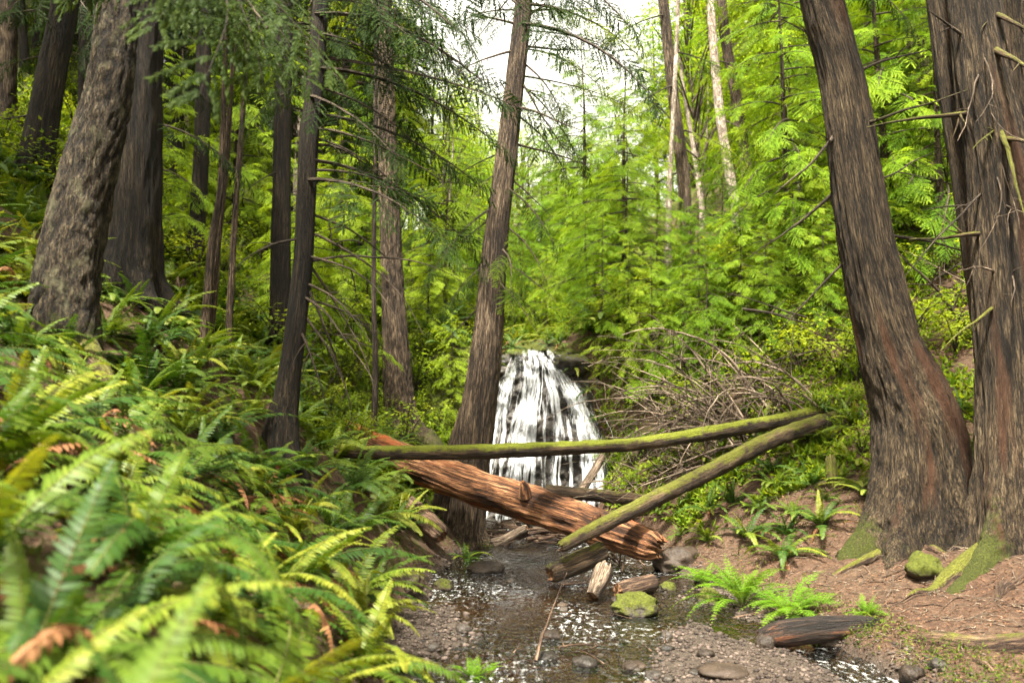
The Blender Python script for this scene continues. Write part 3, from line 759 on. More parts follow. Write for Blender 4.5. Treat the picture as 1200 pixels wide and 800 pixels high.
def up_tilt(x, y):
    e = .25
    n = Vector((-(tz1(x + e, y) - tz1(x - e, y)) / (2 * e), -(tz1(x, y + e) - tz1(x, y - e)) / (2 * e), 1)).normalized()
    return n
def fern(x, y, size, nfr, label, group=None, kind='sword', dead=2, seed=None, lean=.55, z=None):
    r = random.Random(seed if seed is not None else int(x * 1000 + y * 777))
    o = empty('lady_fern' if kind == 'lady' else 'sword_fern', (x, y, (tz1(x, y) if z is None else z) - .03), label, 'fern', group)
    n = Vector((0, 0, 1)).lerp(up_tilt(x, y), lean).normalized()
    o.rotation_euler = Vector((0, 0, 1)).rotation_difference(n).to_euler()
    ms = FLm if kind == 'lady' else FRm
    a0 = r.uniform(0, 6.28)
    for k in range(nfr):
        f = link('frond', r.choice(ms), o)
        f.rotation_euler = (r.uniform(-.15, .15), r.uniform(-.22, .28), a0 + k * 2.4 + r.uniform(-.3, .3)); s = size * r.uniform(.7, 1.12); f.scale = (s, s, s)
        f.location = (r.uniform(-.03, .03), r.uniform(-.03, .03), 0)
    for k in range(dead):
        f = link('dead_frond', r.choice(FDm), o); tag(f, 'brown withered frond hanging down')
        f.rotation_euler = (r.uniform(-.4, .4), r.uniform(-.45, .35), r.uniform(0, 6.28)); s = size * r.uniform(.7, 1.0); f.scale = (s, s, s); f.location = (0, 0, .02)
    return o

# one-mesh ferns for those too small in the picture to show their fronds
def fern_mesh(seed, n=13):
    r = random.Random(seed); mb = MB()
    for k in range(n):
        mb.merge(r.choice(FR), trs((0, 0, 0), k * 2.4 + r.uniform(-.3, .3), r.uniform(-.22, .28), r.uniform(-.15, .15), r.uniform(.7, 1.1)))
    return mb.mesh('sword_fern', [M['fern'], M['rachis']])
FERNM = [fern_mesh(s) for s in range(4)]

def scale_rot(o, s, rz=None, tilt=0.):
    o.scale = (s, s, s)
    o.rotation_euler = (rnd.uniform(-tilt, tilt), rnd.uniform(-tilt, tilt), rnd.uniform(0, 6.28) if rz is None else rz)

# ------------------------------------------------------------------ dead branches
def dead_branch(mb, start, d, L, r0, grav=.35, ntw=6, seed=0, ns=6, m=0, moss=0., sub=True, wig=.12):
    r = np.random.RandomState(seed + 900)
    n = max(6, int(L / .12)); P = [np.array(start, float)]; d = np.array(d, float); d /= np.linalg.norm(d)
    for k in range(n):
        d = d + r.normal(size=3) * wig * .5 + np.array([0, 0, -grav / n]); d /= np.linalg.norm(d); P.append(P[-1] + d * L / n)
    P = np.array(P); rad = r0 * (1 - np.linspace(0, 1, len(P)) * .85)
    tube(mb, P, rad, ns, m, moss=moss, wob=.18)
    if sub:
        for k in range(ntw):
            j = r.randint(int(n * .25), n); dd = (P[min(j + 1, n)] - P[j - 1]); dd /= np.linalg.norm(dd) + 1e-9
            sd = r.normal(size=3); sd -= dd * sd.dot(dd); sd /= np.linalg.norm(sd)
            dead_branch(mb, P[j], dd * .6 + sd, L * r.uniform(.2, .45) * (1.2 - j / n), rad[j] * .6, grav, 3 if L > 1.6 else 0, seed * 13 + k, 4, m, moss if np.isscalar(moss) else moss, L > 1.6, wig)
    return P

# ------------------------------------------------------------------ the large trees
def pathpx(pts):
    """pts: (px, py, width_px, Y)"""
    P = [at(a, b, Y) for a, b, w, Y in pts]; r = [w * .5 * Y / FPX for a, b, w, Y in pts]
    return np.array(P), np.array(r)
def mossy(h=.5, k=.7, north=0.):
    return lambda S, TH, nz, V: np.exp(-S / h) * k + north
def big_tree(name, label, cat, pts, mat, style, flare=None, mossf=None, ns=72, step=.045, seed=0, extend=5., lobes=()):
    P, r = pathpx(pts)
    d = (P[-1] - P[-2]) / np.linalg.norm(P[-1] - P[-2])
    P = np.vstack([P, P[-1] + d * extend * .5, P[-1] + d * extend + np.array([0, 0, .3])]); r = np.concatenate([r, [r[-1] * .85, r[-1] * .6]])
    g0 = tz1(P[0][0], P[0][1])
    if P[0][2] > g0 - .15:
        P = np.vstack([[P[0][0], P[0][1], g0 - .35], P]); r = np.append(r[0] * 1.05, r)
    root = empty(name, P[0], label, cat)
    mb = MB(); bark(mb, P - P[0], r, style, ns, step, flare, mossf, 0, seed=seed, lobes=lobes, s0=max(0, g0 - P[0][2]))
    mb.build('trunk', [mat], root)
    return root, P, r
def loc(root, p): return np.asarray(p) - np.array(root.location)
def limb(root, start, d, L, r0, seed, mat='twigbark', grav=.3, ntw=5, name='dead_branch', moss=0., wig=.12):
    mb = MB(); P = dead_branch(mb, loc(root, start), d, L, r0, grav, ntw, seed, m=0, moss=moss, wig=wig)
    mb.build(name, [M[mat]], root); return P
def leafy_branch(root, start, az, L, BO, seed, mat='cedarleaf', pitch=10, n=1, roll=0):
    mb = MB()
    mb.merge(BO[seed % len(BO)], trs(loc(root, start), R(az), R(pitch), R(roll), L / 2.4))
    mb.build('branch', [M[mat], M['twigbark']], root, smooth=False)

def crown_top(root, P, n, L, seed, mat='cedarleaf', BO=None, a=0.55, name='crown'):
    """the part of the crown above the picture, sparse, so that light still falls through"""
    r = np.random.RandomState(seed); mb = MB(); top = P[-1] + np.array([0, 0, 2.]); lo = P[-2]
    for k in range(n):
        f = r.rand(); p = lo + (top - lo) * f
        mb.merge((BO or BOC)[k % 4], trs(loc(root, p), k * 2.4, R(r.uniform(0, 30)), 0, L * r.uniform(.7, 1.1) / 2.4))
    mb.build(name, [M[mat], M['twigbark']], root, smooth=False)

A, PA, rA = big_tree('fir_tree', 'thick leaning conifer with scaly lichen-flecked bark and mossy foot on the fern bank', 'tree',
    [(66, 440, 84, 8), (72, 405, 78, 8), (83, 300, 70, 8.05), (105, 200, 60, 8.1), (128, 100, 50, 8.2), (139, 0, 45, 8.3), (146, -120, 42, 8.4)],
    M['fir'], 'fir', (.45, .35, 3, 1.), lambda S, TH, nz, V: np.exp(-S / .55) * .75 + .12 * (np.cos(TH - 2.5) > .4), seed=1)
B, PB, rB = big_tree('cedar_tree', 'dark plain trunk leaning right, up the slope from the scaly conifer', 'tree',
    [(36, 250, 46, 14), (41, 200, 38, 14), (58, 100, 34, 14), (77, 0, 30, 14), (95, -100, 28, 14)], M['cedar_shaded'], 'cedar', (.4, .4, 3, 0), ns=40, step=.09, seed=2)
Dt, PD, rD = big_tree('cedar_tree', 'broad near-black cedar trunk close behind the scaly leaning conifer', 'tree',
    [(150, 365, 74, 11), (152, 330, 62, 11), (158, 200, 58, 11), (163, 60, 54, 11), (166, -60, 50, 11)], M['cedar_shaded'], 'cedar', (.5, .5, 5, 2), ns=60, step=.07, seed=3)
Gt, PG, rG = big_tree('cedar_tree', 'slim black cedar trunk with a slight bend and drooping dark sprays beside the fern bank', 'tree',
    [(331, 500, 36, 9.2), (337, 460, 28, 9.2), (345, 395, 24, 9.2), (356, 300, 23, 9.2), (362, 175, 23, 9.2), (371, 80, 20, 9.2), (375, 0, 19, 9.2), (379, -90, 17, 9.2)],
    M['cedar_shaded'], 'cedar', (.5, .25, 3, 1), ns=40, step=.05, seed=4)
Ht, PH, rH = big_tree('fir_tree', 'straight reddish grey trunk rising from the brush left of the twin-footed cedar', 'tree',
    [(473, 520, 52, 16), (468, 480, 36, 16), (461, 350, 27, 16), (453, 150, 22, 16), (449, 0, 20, 16), (447, -100, 18, 16)], M['cedar_warm'], 'fir', (.6, .5, 4, 1), mossy(.8, .5), ns=44, step=.07, seed=5)
It, PI_, rI = big_tree('cedar_tree', 'tall leaning cedar with a two-legged foot in front of the waterfall', 'tree',
    [(543, 655, 46, 14.2), (545, 620, 40, 14.2), (551, 565, 42, 14.2), (558, 500, 43, 14.2), (571, 400, 35, 14.25), (579, 300, 30, 14.3), (591, 200, 26, 14.4), (603, 100, 23, 14.5), (614, 0, 20, 14.6), (622, -80, 18, 14.7)],
    M['cedar_warm'], 'cedar', (.35, .3, 4, .5), mossy(.5, .35, .02), ns=64, step=.05, seed=6)
mb = MB(); Pq, rq = pathpx([(516, 625, 34, 14.35), (522, 590, 30, 14.35), (533, 540, 26, 14.3), (549, 480, 22, 14.25)])
bark(mb, Pq - PI_[0], rq, 'cedar', 40, .05, (.3, .25, 3, 0), mossy(.5, .3), seed=16); mb.build('trunk_leg', [M['cedar_warm']], It)
Lt, PL, rL = big_tree('cedar_tree', 'massive leaning cedar with stringy bark and wide flared foot on trodden right bank', 'tree',
    [(1080, 668, 118, 10.6), (1078, 620, 112, 10.6), (1073, 500, 94, 10.55), (1041, 400, 68, 10.5), (1018, 300, 61, 10.4), (1002, 200, 56, 10.3), (988, 100, 52, 10.2), (962, 0, 50, 10.1), (945, -90, 46, 10)],
    M['cedar'], 'cedar', (.12, .4, 5, 2.6), lambda S, TH, nz, V: .34 * np.exp(-np.maximum(S, 0) / .3) + .35 * np.exp(-((TH - R(190)) / .3) ** 2) * np.exp(-np.maximum(S, 0) / .4), ns=130, step=.035, seed=7,
    lobes=[(190, .26, .42, .40), (228, .18, .26, .5), (262, .15, .24, .6), (295, .2, .32, .45), (340, .35, .42, .6), (60, .5, .4, .4)])
Mt, PM, rM = big_tree('cedar_tree', 'huge double cedar on the right bank with bare mossy limbs and snaking roots', 'tree',
    [(1195, 715, 110, 9.3), (1194, 660, 96, 9.3), (1188, 500, 82, 9.3), (1183, 400, 76, 9.3), (1170, 200, 69, 9.3), (1154, 100, 63, 9.3), (1142, 0, 56, 9.3), (1134, -90, 52, 9.3)],
    M['cedar'], 'cedar', (.15, .4, 4, 1.2), lambda S, TH, nz, V: .3 * np.exp(-np.maximum(S, 0) / .4) + .5 * np.exp(-((TH - R(214)) / .35) ** 2) * np.exp(-np.maximum(S, 0) / 1.0), ns=120, step=.035, seed=8,
    lobes=[(214, .22, .75, .45), (262, .2, .32, .5), (300, .22, .4, .45), (172, .3, .3, .5), (340, .3, .5, .5), (90, .6, .4, .4)])
mb = MB(); Pq, rq = pathpx([(1182, 560, 36, 9.8), (1164, 420, 38, 9.75), (1146, 300, 34, 9.7), (1131, 200, 32, 9.7), (1114, 100, 30, 9.7), (1101, 0, 30, 9.7), (1090, -90, 28, 9.7)])
bark(mb, Pq - PM[0], rq, 'cedar', 44, .05, None, None, seed=9); mb.build('second_trunk', [M['cedar']], Mt)
mb = MB(); Pq, rq = pathpx([(1210, 520, 40, 10.2), (1208, 350, 34, 10.2), (1203, 200, 30, 10.2), (1190, 50, 28, 10.2), (1180, -60, 26, 10.2)])
bark(mb, Pq - PM[0], rq, 'cedar', 40, .06, None, None, seed=19); mb.build('second_trunk', [M['cedar']], Mt)
# surface roots
def root_part(tree, pts, mat='root', mossv=.3, ns=18, seed=0, name='root', zlift=.35, zfrom=2):
    P = []; r = []
    for px, py, w, Y in pts:
        p = at(px, py, Y); P.append(p); r.append(w * .5 * Y / FPX)
    P = np.array(P); r = np.array(r)
    e = P[-1] + (P[-1] - P[-2]) / np.linalg.norm(P[-1] - P[-2]) * .28; e[2] = tz1(e[0], e[1]) - .07
    P[-1][2] = tz1(P[-1][0], P[-1][1]) + r[-1] * .1
    P = np.vstack([P, e]); r = np.append(r, r[-1] * .4)
    for i in range(len(P) - 1):
        if i >= zfrom: P[i, 2] = max(min(P[i, 2], tz1(P[i, 0], P[i, 1]) + r[i] * .6), tz1(P[i, 0], P[i, 1]) - r[i] * .2)
    mb = MB(); bark(mb, loc(tree, P), r, 'smooth', ns, .03, None, lambda S, TH, nz, V: mossv * (.4 + nz), seed=seed)
    return mb.build(name, [M[mat]], tree)
root_part(Mt, [(1175, 632, 26, 9.2), (1150, 650, 28, 9.0), (1126, 668, 26, 8.88), (1106, 684, 20, 8.78), (1090, 698, 13, 8.68), (1072, 708, 7, 8.6)], mossv=.5, seed=1, zfrom=1)
root_part(Mt, [(1200, 690, 40, 8.7), (1195, 715, 30, 8.4), (1180, 730, 16, 8.2)], mossv=.3, seed=2)
root_part(Lt, [(1066, 634, 18, 10.5), (1046, 644, 18, 10.3), (1026, 652, 14, 10.2), (1006, 659, 9, 10.1), (982, 666, 6, 10.0)], mossv=.5, seed=3)
root_part(Lt, [(1082, 625, 18, 10.3), (1086, 648, 22, 10.1), (1092, 660, 16, 10.0), (1102, 672, 9, 9.8)], mossv=.4, seed=4)
root_part(Lt, [(1105, 590, 24, 10.55), (1128, 612, 26, 10.4), (1148, 630, 16, 10.3), (1165, 642, 9, 10.2)], mossv=.1, seed=5)
root_part(It, [(548, 640, 24, 14), (555, 652, 14, 13.8), (570, 660, 8, 13.6)], mossv=.1, seed=6)
root_part(It, [(536, 645, 22, 14), (528, 665, 12, 13.6), (515, 680, 7, 13.2)], mossv=.1, seed=7)
root_part(A, [(95, 405, 34, 7.9), (115, 430, 26, 7.7), (140, 450, 14, 7.5)], mossv=.5, seed=8)
root_part(A, [(45, 410, 34, 7.9), (20, 440, 26, 7.6), (0, 470, 16, 7.4)], mossv=.6, seed=9)

# dead limbs of the big trees (attached, so parts)
def pt_on(P, py):
    k = [];
    for p in P:
        d = p - CAM; f = d.dot(Fv); k.append(400 - FPX * d.dot(Uv) / f)
    k = np.array(k); o = np.argsort(k); return np.array([np.interp(py, k[o], P[o, j]) for j in range(3)])
def limb_px(tree, P, py, tip, L0r, seed, mat='twigbark', moss=0., ntw=5, dY=0., grav=.15, wig=.1):
    s = pt_on(P, py); e = at(tip[0], tip[1], s[1] + dY); d = e - s; L = np.linalg.norm(d) * 1.03
    limb(tree, s, d + np.array([0, 0, grav * .5 * L]), L, L0r * 1.45, seed, mat, grav, ntw, moss=moss, wig=wig)
mm = (.34, .3)
limb_px(Lt, PL, 130, (940, 235), .02, 1, moss=.1, dY=-.3, ntw=2)
limb_px(Lt, PL, 205, (880, 300), .022, 2, moss=.1, dY=.6, ntw=4)
limb_px(Lt, PL, 285, (905, 390), .017, 3, dY=.3, ntw=4)
limb_px(Lt, PL, 95, (1095, 45), .018, 4, dY=-.2, ntw=3)
limb_px(Lt, PL, 150, (1130, 118), .018, 5, moss=mm, dY=-1.2, ntw=2)
limb_px(Lt, PL, 230, (1100, 160), .014, 6, dY=.6, ntw=4)
limb_px(Lt, PL, 270, (1130, 300), .02, 7, dY=.8, ntw=5)
limb_px(Lt, PL, 60, (905, 20), .016, 8, dY=.6, ntw=4)
limb_px(Mt, PM, 130, (1035, 150), .024, 11, 'mosswood', mm, 2, -.4, wig=.06)
limb_px(Mt, PM, 275, (1070, 272), .026, 12, 'mosswood', mm, 3, -.4, .1)
limb_px(Mt, PM, 60, (1090, 15), .02, 13, dY=-.3, ntw=4)
limb_px(Mt, PM, 240, (1080, 245), .015, 14, dY=.3, ntw=3)
limb_px(Mt, PM, 160, (1205, 170), .03, 15, 'mosswood', mm, 1, -.8)
limb_px(Mt, PM, 50, (1215, 100), .034, 16, 'mosswood', mm, 2, -.9, .3)
limb_px(Mt, PM, 130, (1205, 250), .028, 17, 'mosswood', (.5, .3), 1, -.9, .4)
limb_px(Mt, PM, 205, (1215, 215), .02, 18, 'mosswood', mm, 2, -.5)
limb_px(Mt, PM, 215, (1070, 330), .012, 19, dY=-.5, ntw=3, grav=.5)
limb_px(Mt, PM, 10, (1215, 30), .03, 20, 'mosswood', mm, 3, -.7)
limb_px(Mt, PM, 350, (1120, 420), .02, 21, 'mosswood', (.5, .3), 2, -.6, .6)
for k, (py, tx, ty, w) in enumerate([(60, 1165, 150, .010), (90, 1150, 190, .008), (30, 1190, 170, .009), (140, 1180, 240, .008), (180, 1150, 270, .008), (230, 1140, 330, .008), (300, 1215, 350, .012), (330, 1130, 300, .012)]):
    limb_px(Mt, PM, py, (tx, ty), w, 40 + k, 'deadgrey', 0., 2, -.75, .3, .25)
for k, (py, tx, ty) in enumerate([(30, 540, 20), (55, 690, 62), (88, 668, 178), (125, 680, 150), (168, 690, 190), (15, 690, 8), (60, 520, 75), (205, 650, 250), (300, 655, 345), (325, 640, 380), (250, 520, 300), (350, 515, 395)]):
    limb_px(It, PI_, py, (tx, ty), .018 if ty < 200 else .013, 60 + k, 'twigbark', 0., 4, rnd.uniform(-1, .5), .25)
for k, (py, tx, ty) in enumerate([(250, 480, 330), (300, 470, 380), (330, 440, 400), (345, 430, 452), (360, 400, 470), (320, 395, 500), (200, 480, 250), (280, 270, 330), (380, 380, 480), (170, 470, 205), (350, 460, 420), (300, 420, 470), (270, 500, 400), (310, 540, 310), (150, 520, 260)]):
    limb_px(Gt, PG, py, (tx, ty), .012, 80 + k, 'twigbark', 0., 6, rnd.uniform(-.6, .6), .9, .1)
for k, (py, tx, ty) in enumerate([(135, 0, 142), (180, 60, 200)]):
    limb_px(B, PB, py, (tx, ty), .02, 100 + k, 'twigbark', 0., 3, .3, .2)

# leafy boughs of the big trees
def bough_px(tree, P, py, tip, L, seed, mat='cedarleaf', BO=BOC, dY=0., roll=0, pitch_add=-6):
    s = pt_on(P, py); e = at(tip[0], tip[1], s[1] + dY); d = e - s
    az = math.degrees(math.atan2(d[1], d[0])); h = math.hypot(d[0], d[1]); pit = -math.degrees(math.atan2(d[2], h)) + pitch_add
    leafy_branch(tree, s, az, L or np.linalg.norm(d) * 1.05, BO, seed, mat, pit - 12, roll=roll)
G_b = [(-60, 480, 20), (-30, 520, 60), (0, 470, 60), (20, 540, 110), (50, 500, 130), (80, 560, 170), (100, 470, 170), (130, 530, 220), (160, 460, 230), (190, 520, 290), (-90, 560, 30), (40, 440, 90), (-40, 430, 20), (-20, 300, 40), (40, 290, 100), (90, 300, 150), (110, 430, 190), (210, 470, 290), (60, 580, 150), (-50, 510, 100)]
for k, (py, tx, ty) in enumerate(G_b): bough_px(Gt, PG, py, (tx, ty), None, k, 'cedarleaf', BON, rnd.uniform(-1.2, 1.0), rnd.uniform(-25, 25))
I_b = [(60, 690, 110), (100, 670, 190), (40, 700, 60), (85, 715, 135), (20, 660, 30), (130, 655, 210), (175, 520, 230), (220, 640, 290), (240, 520, 320), (260, 630, 330), (300, 540, 360), (330, 620, 370), (200, 555, 260), (10, 540, 40), (350, 590, 400), (290, 600, 350), (-40, 720, 40), (-20, 560, 60), (5, 738, 70), (-20, 700, 20), (30, 728, 115), (70, 650, 150), (-30, 640, 10), (-40, 545, 20)]
for k, (py, tx, ty) in enumerate(I_b): bough_px(It, PI_, py, (tx, ty), None, k + 3, 'cedarleaf' if k % 3 else 'hemlock', BON, rnd.uniform(-1.5, .6), rnd.uniform(-25, 25))
A_b = [(-60, 250, 60), (-70, 310, 120), (-60, 60, 10), (-90, 190, 20)]
for k, (py, tx, ty) in enumerate(A_b): bough_px(A, PA, py, (tx, ty), None, k, 'bluecedar', BON, rnd.uniform(-2.6, -.6), rnd.uniform(-30, 30))
D_b = [(60, 240, 120), (140, 270, 200), (0, 320, 70), (-30, 260, 20)]
for k, (py, tx, ty) in enumerate(D_b): bough_px(Dt, PD, py, (tx, ty), None, k + 1, 'cedarleaf', BOC, rnd.uniform(-.8, 1.), rnd.uniform(-25, 25))
for k, (py, tx, ty) in enumerate([(40, 420, 90), (90, 490, 140), (20, 510, 60), (-20, 400, 20), (-40, 510, 20)]):
    bough_px(Ht, PH, py, (tx, ty), None, k, 'hemlock', BOH, rnd.uniform(-1, 1), 0)
for k, (py, tx, ty) in enumerate([(-60, 900, 10), (-40, 1050, 20), (-70, 1000, -10)]):
    bough_px(Lt, PL, py, (tx, ty), None, k, 'cedarleaf', BOC, rnd.uniform(-.5, 1), 0)
for tr, P, s in ((A, PA, 1), (Dt, PD, 2), (Gt, PG, 3), (It, PI_, 4), (Lt, PL, 5), (Mt, PM, 6), (B, PB, 7), (Ht, PH, 8)):
    crown_top(tr, P, 14, 2.6, s)

# slimmer hand-placed trunks
def slim(label, pts, mat, style='cedar', ns=24, step=.12, seed=0, name='tree', boughs=(), bmat='hemlock', BO=None):
    t, P, r = big_tree(name, label, 'tree', pts, M[mat], style, (.35, .3, 3, seed), mossy(.5, .4), ns, step, seed)
    for k, (py, tx, ty) in enumerate(boughs): bough_px(t, P, py, (tx, ty), None, k + seed, bmat, BO or BOH, rnd.uniform(-1, 1), rnd.uniform(-15, 15))
    return t, P
slim('pale trunk at the extreme upper edge beside the dark plain trunk', [(-2, 225, 30, 17), (4, 120, 26, 17), (8, 0, 24, 17), (10, -80, 22, 17)], 'cedar_warm', 'fir', seed=21, name='fir_tree')
slim('thin crooked mossy sapling trunk, the nearer of the close-set pair behind the fern bank', [(236, 425, 11, 11.5), (243, 350, 10, 11.5), (249, 280, 9, 11.5), (259, 215, 8, 11.5), (262, 120, 7, 11.5)], 'cedar_warm', 'smooth', 16, .08, 22, 'sapling')
slim('thin straight sapling trunk touching its crooked twin behind the fern bank', [(243, 425, 10, 11.7), (250, 350, 9, 11.7), (256, 270, 9, 11.7), (264, 200, 8, 11.7), (270, 120, 6, 11.7)], 'cedar_warm', 'smooth', 16, .08, 23, 'sapling')
slim('lone thin brown sapling stem just beyond the close-set pair', [(266, 425, 9, 12.3), (270, 350, 8, 12.3), (275, 260, 7, 12.3), (281, 180, 6, 12.3)], 'cedar_warm', 'smooth', 14, .1, 24, 'sapling')
slim('dark mid-sized trunk behind the slim black cedar on its uphill side', [(325, 440, 30, 14), (328, 380, 24, 14), (330, 230, 22, 14), (333, 60, 20, 14), (335, -60, 18, 14)], 'cedar_shaded', seed=25, name='cedar_tree', boughs=[(200, 280, 240), (120, 390, 180), (60, 270, 110)], bmat='hemlock')
slim('very thin dark sapling standing beside the reddish grey trunk', [(438, 515, 7, 14), (440, 430, 7, 14), (438, 340, 6, 14), (439, 220, 5, 14)], 'twigbark', 'smooth', 12, .12, 26, 'sapling')
slim('dark narrow trunk deep in the shade between the black trunk and the thin pair', [(222, 400, 24, 15), (228, 300, 20, 15), (236, 180, 18, 15), (240, 0, 16, 15)], 'cedar_shaded', seed=27, name='cedar_tree')
slim('tall slim grey-brown fir right of the sky gap, dark and forked below', [(812, 345, 18, 21), (806, 290, 16, 21), (800, 200, 15, 21), (790, 120, 13, 21), (777, 0, 12, 21), (768, -70, 11, 21)], 'cedar_warm', 'fir', seed=28, name='fir_tree', boughs=[(60, 850, 90), (100, 740, 140), (150, 860, 190), (200, 730, 250), (170, 850, 240), (240, 880, 290), (20, 720, 50), (-30, 830, 10), (220, 800, 280)], bmat='hemlock')
slim('short pale bare snag beside the slim grey-brown fir', [(788, 415, 12, 20), (784, 340, 9, 20), (783, 250, 8, 20), (786, 190, 6, 20)], 'pale', 'smooth', 16, .12, 29, 'dead_tree')
slim('pale whitish alder trunk, the taller of two on the slope behind the brush pile', [(882, 385, 15, 24), (873, 330, 14, 24), (863, 250, 13, 24), (852, 190, 12, 24), (842, 120, 11, 24), (834, 25, 10, 24), (828, -70, 9, 24)], 'pale', 'smooth', seed=30, name='alder_tree', boughs=[(70, 900, 100), (30, 800, 60), (140, 905, 190)], bmat='bright')
slim('pale pinkish alder trunk just behind the taller whitish one', [(897, 350, 14, 26), (888, 290, 14, 26), (878, 220, 14, 26), (862, 110, 13, 26), (848, 30, 12, 26), (842, -70, 11, 26)], 'cedar_warm', 'smooth', seed=31, name='alder_tree')
slim('reddish background trunk seen high between the two massive right-hand cedars', [(1090, 330, 26, 22), (1083, 150, 24, 22), (1074, 40, 24, 22), (1070, -60, 22, 22)], 'cedar_warm', 'fir', seed=32, name='fir_tree')
slim('grey trunk deep in the wood above the thin pair', [(22, 215, 12, 22), (30, 120, 11, 22), (24, 0, 10, 22)], 'cedar_shaded', seed=33, name='cedar_tree')

# ------------------------------------------------------------------ fallen logs
def log(name, label, pts, mat, style, cap='heart', mossf=None, ns=48, step=.04, seed=0, rough=.0, cat='log', group=None):
    P, r = pathpx(pts); c = P[0].copy()
    mb = MB(); bark(mb, P - c, r, style, ns, step, None, mossf, 0, 1, seed, rough)
    o = mb.build(name, [M[mat], M[cap]]); o.location = c
    return tag(o, label, cat, group), P, r
topmoss = lambda k, b=0.: (lambda S, TH, nz, V: k * nz + b + .15 * pn(V * 1.3))
olog, PO, rO = log('fallen_log', 'big stripped orange-red rotting log sloping down across the stream in front of the waterfall',
    [(350, 486, 34, 14.5), (430, 522, 37, 14.0), (545, 566, 40, 13.2), (640, 596, 41, 12.55), (735, 629, 39, 11.95), (772, 642, 35, 11.7)], 'rot', 'rot', mossf=lambda S, TH, nz, V: .40 * nz + .10 - .12 * S / 3 + .1 * pn(V), ns=96, step=.025, seed=3, rough=.12)
mb = MB(); p = at(616, 574, 12.5) - PO[0]
bark(mb, [p + [0, 0, -.1], p + [-.02, -.05, .06], p + [-.05, -.09, .13]], [.10, .07, .03], 'rot', 18, .03, seed=5); mb.build('branch_stub', [M['rot']], olog)
mb = MB(); p = at(700, 610, 11.9) - PO[0]
bark(mb, [p + [0, .05, -.06], p + [0, -.02, .06], p + [.03, -.06, .10]], [.09, .06, .02], 'rot', 18, .03, seed=6); mb.build('branch_stub', [M['rot']], olog)
log('mossy_pole', 'long slender pole furred with green moss lying level across the stream above the orange log',
    [(392, 527, 15, 11.0), (440, 530, 16, 11.1), (560, 529, 17, 11.6), (680, 524, 16, 12.4), (760, 518, 15, 13.0), (850, 504, 17, 13.5), (945, 487, 18, 14.0), (1000, 474, 18, 14.6)], 'mosspole', 'smooth', mossf=topmoss(.5, .36), ns=28, step=.04, seed=5, cat='log')
log('fallen_log', 'mossy brown log propped on the orange log and leaning up the right bank',
    [(1075, 462, 16, 15.6), (1015, 480, 18, 14.5), (960, 496, 20, 13.7), (905, 515, 20, 13.0), (830, 553, 20, 12.3), (760, 588, 19, 11.7), (700, 618, 17, 11.2), (656, 641, 14, 10.9)], 'mosswood', 'smooth', mossf=topmoss(.42, .26), ns=32, step=.04, seed=6, rough=.08)
log('fallen_log', 'bare grey-brown log running up the right slope behind the brush pile',
    [(800, 575, 20, 14.4), (880, 530, 24, 14.7), (950, 475, 24, 15.1), (1012, 446, 22, 15.6), (1060, 425, 20, 16.2)], 'mosswood', 'cedar', mossf=topmoss(.25, -.05), ns=32, step=.05, seed=7)
log('fallen_log', 'short thick log with mossy bark lying in the stream under the orange log',
    [(706, 645, 24, 11.4), (675, 660, 26, 11.2), (644, 672, 22, 11.0)], 'mosswood', 'smooth', mossf=topmoss(.35, .1), ns=36, step=.03, seed=8, rough=.06)
log('log_chunk', 'stubby upright broken chunk of wood standing in the shallow stream',
    [(694, 698, 15, 10.2), (701, 684, 20, 10.3), (710, 664, 22, 10.5)], 'deadgrey', 'rot', mossf=None, ns=30, step=.02, seed=9, rough=.08)
log('log_chunk', 'short reddish log chunk lying at the right edge of the stream behind the mossy boulder',
    [(724, 692, 18, 10.3), (745, 687, 21, 10.45), (768, 681, 19, 10.6)], 'root', 'smooth', mossf=topmoss(.1, -.1), ns=30, step=.02, seed=10, rough=.05)
log('fallen_log', 'thin pale barkless log leaning beside the foot of the waterfall',
    [(672, 586, 9, 15.0), (690, 562, 10, 15.2), (706, 534, 9, 15.4)], 'deadgrey', 'smooth', mossf=topmoss(.2, -.1), ns=20, step=.04, seed=11)
log('fallen_log', 'yellow-mossed slanting log on the green slope just right of the waterfall top',
    [(676, 392, 14, 18.2), (690, 425, 15, 17.9), (703, 458, 15, 17.5), (716, 490, 12, 17.2), (722, 515, 9, 17.0)], 'mosswood', 'smooth', mossf=topmoss(.2, .42), ns=20, step=.06, seed=12)
log('fallen_log', 'low mossy log lying right behind the orange log near its broken end',
    [(640, 574, 14, 14.6), (700, 580, 15, 14.5), (780, 588, 14, 14.3)], 'mosswood', 'smooth', mossf=topmoss(.3, .15), ns=24, step=.05, seed=13)
log('fallen_log', 'pale driftwood log angled up out of the debris below the orange log',
    [(570, 640, 13, 14.2), (592, 632, 13, 14.2), (618, 618, 10, 14.1)], 'deadgrey', 'smooth', ns=20, step=.03, seed=14, rough=.05)
log('fallen_log', 'short broken log sticking out of the left dirt bank under the orange log',
    [(478, 590, 20, 12.8), (498, 608, 24, 12.6), (519, 628, 22, 12.4)], 'root', 'rot', cap='heart', mossf=topmoss(.3, .0), ns=32, step=.03, seed=15, rough=.05)
log('fallen_log', 'reddish weathered log half buried in the bank behind the upper end of the orange log',
    [(352, 500, 20, 15.4), (420, 512, 22, 15.2), (470, 545, 18, 15.0)], 'rot', 'rot', mossf=topmoss(.1, -.1), ns=32, step=.05, seed=16)
log('stump', 'thin mossy stump post standing on the right slope above the ferns',
    [(976, 588, 13, 12.2), (975, 560, 13, 12.25), (973, 534, 12, 12.3)], 'mosswood', 'rot', mossf=lambda S, TH, nz, V: .55 + 0 * S, ns=24, step=.03, seed=17, rough=.05, cat='stump')
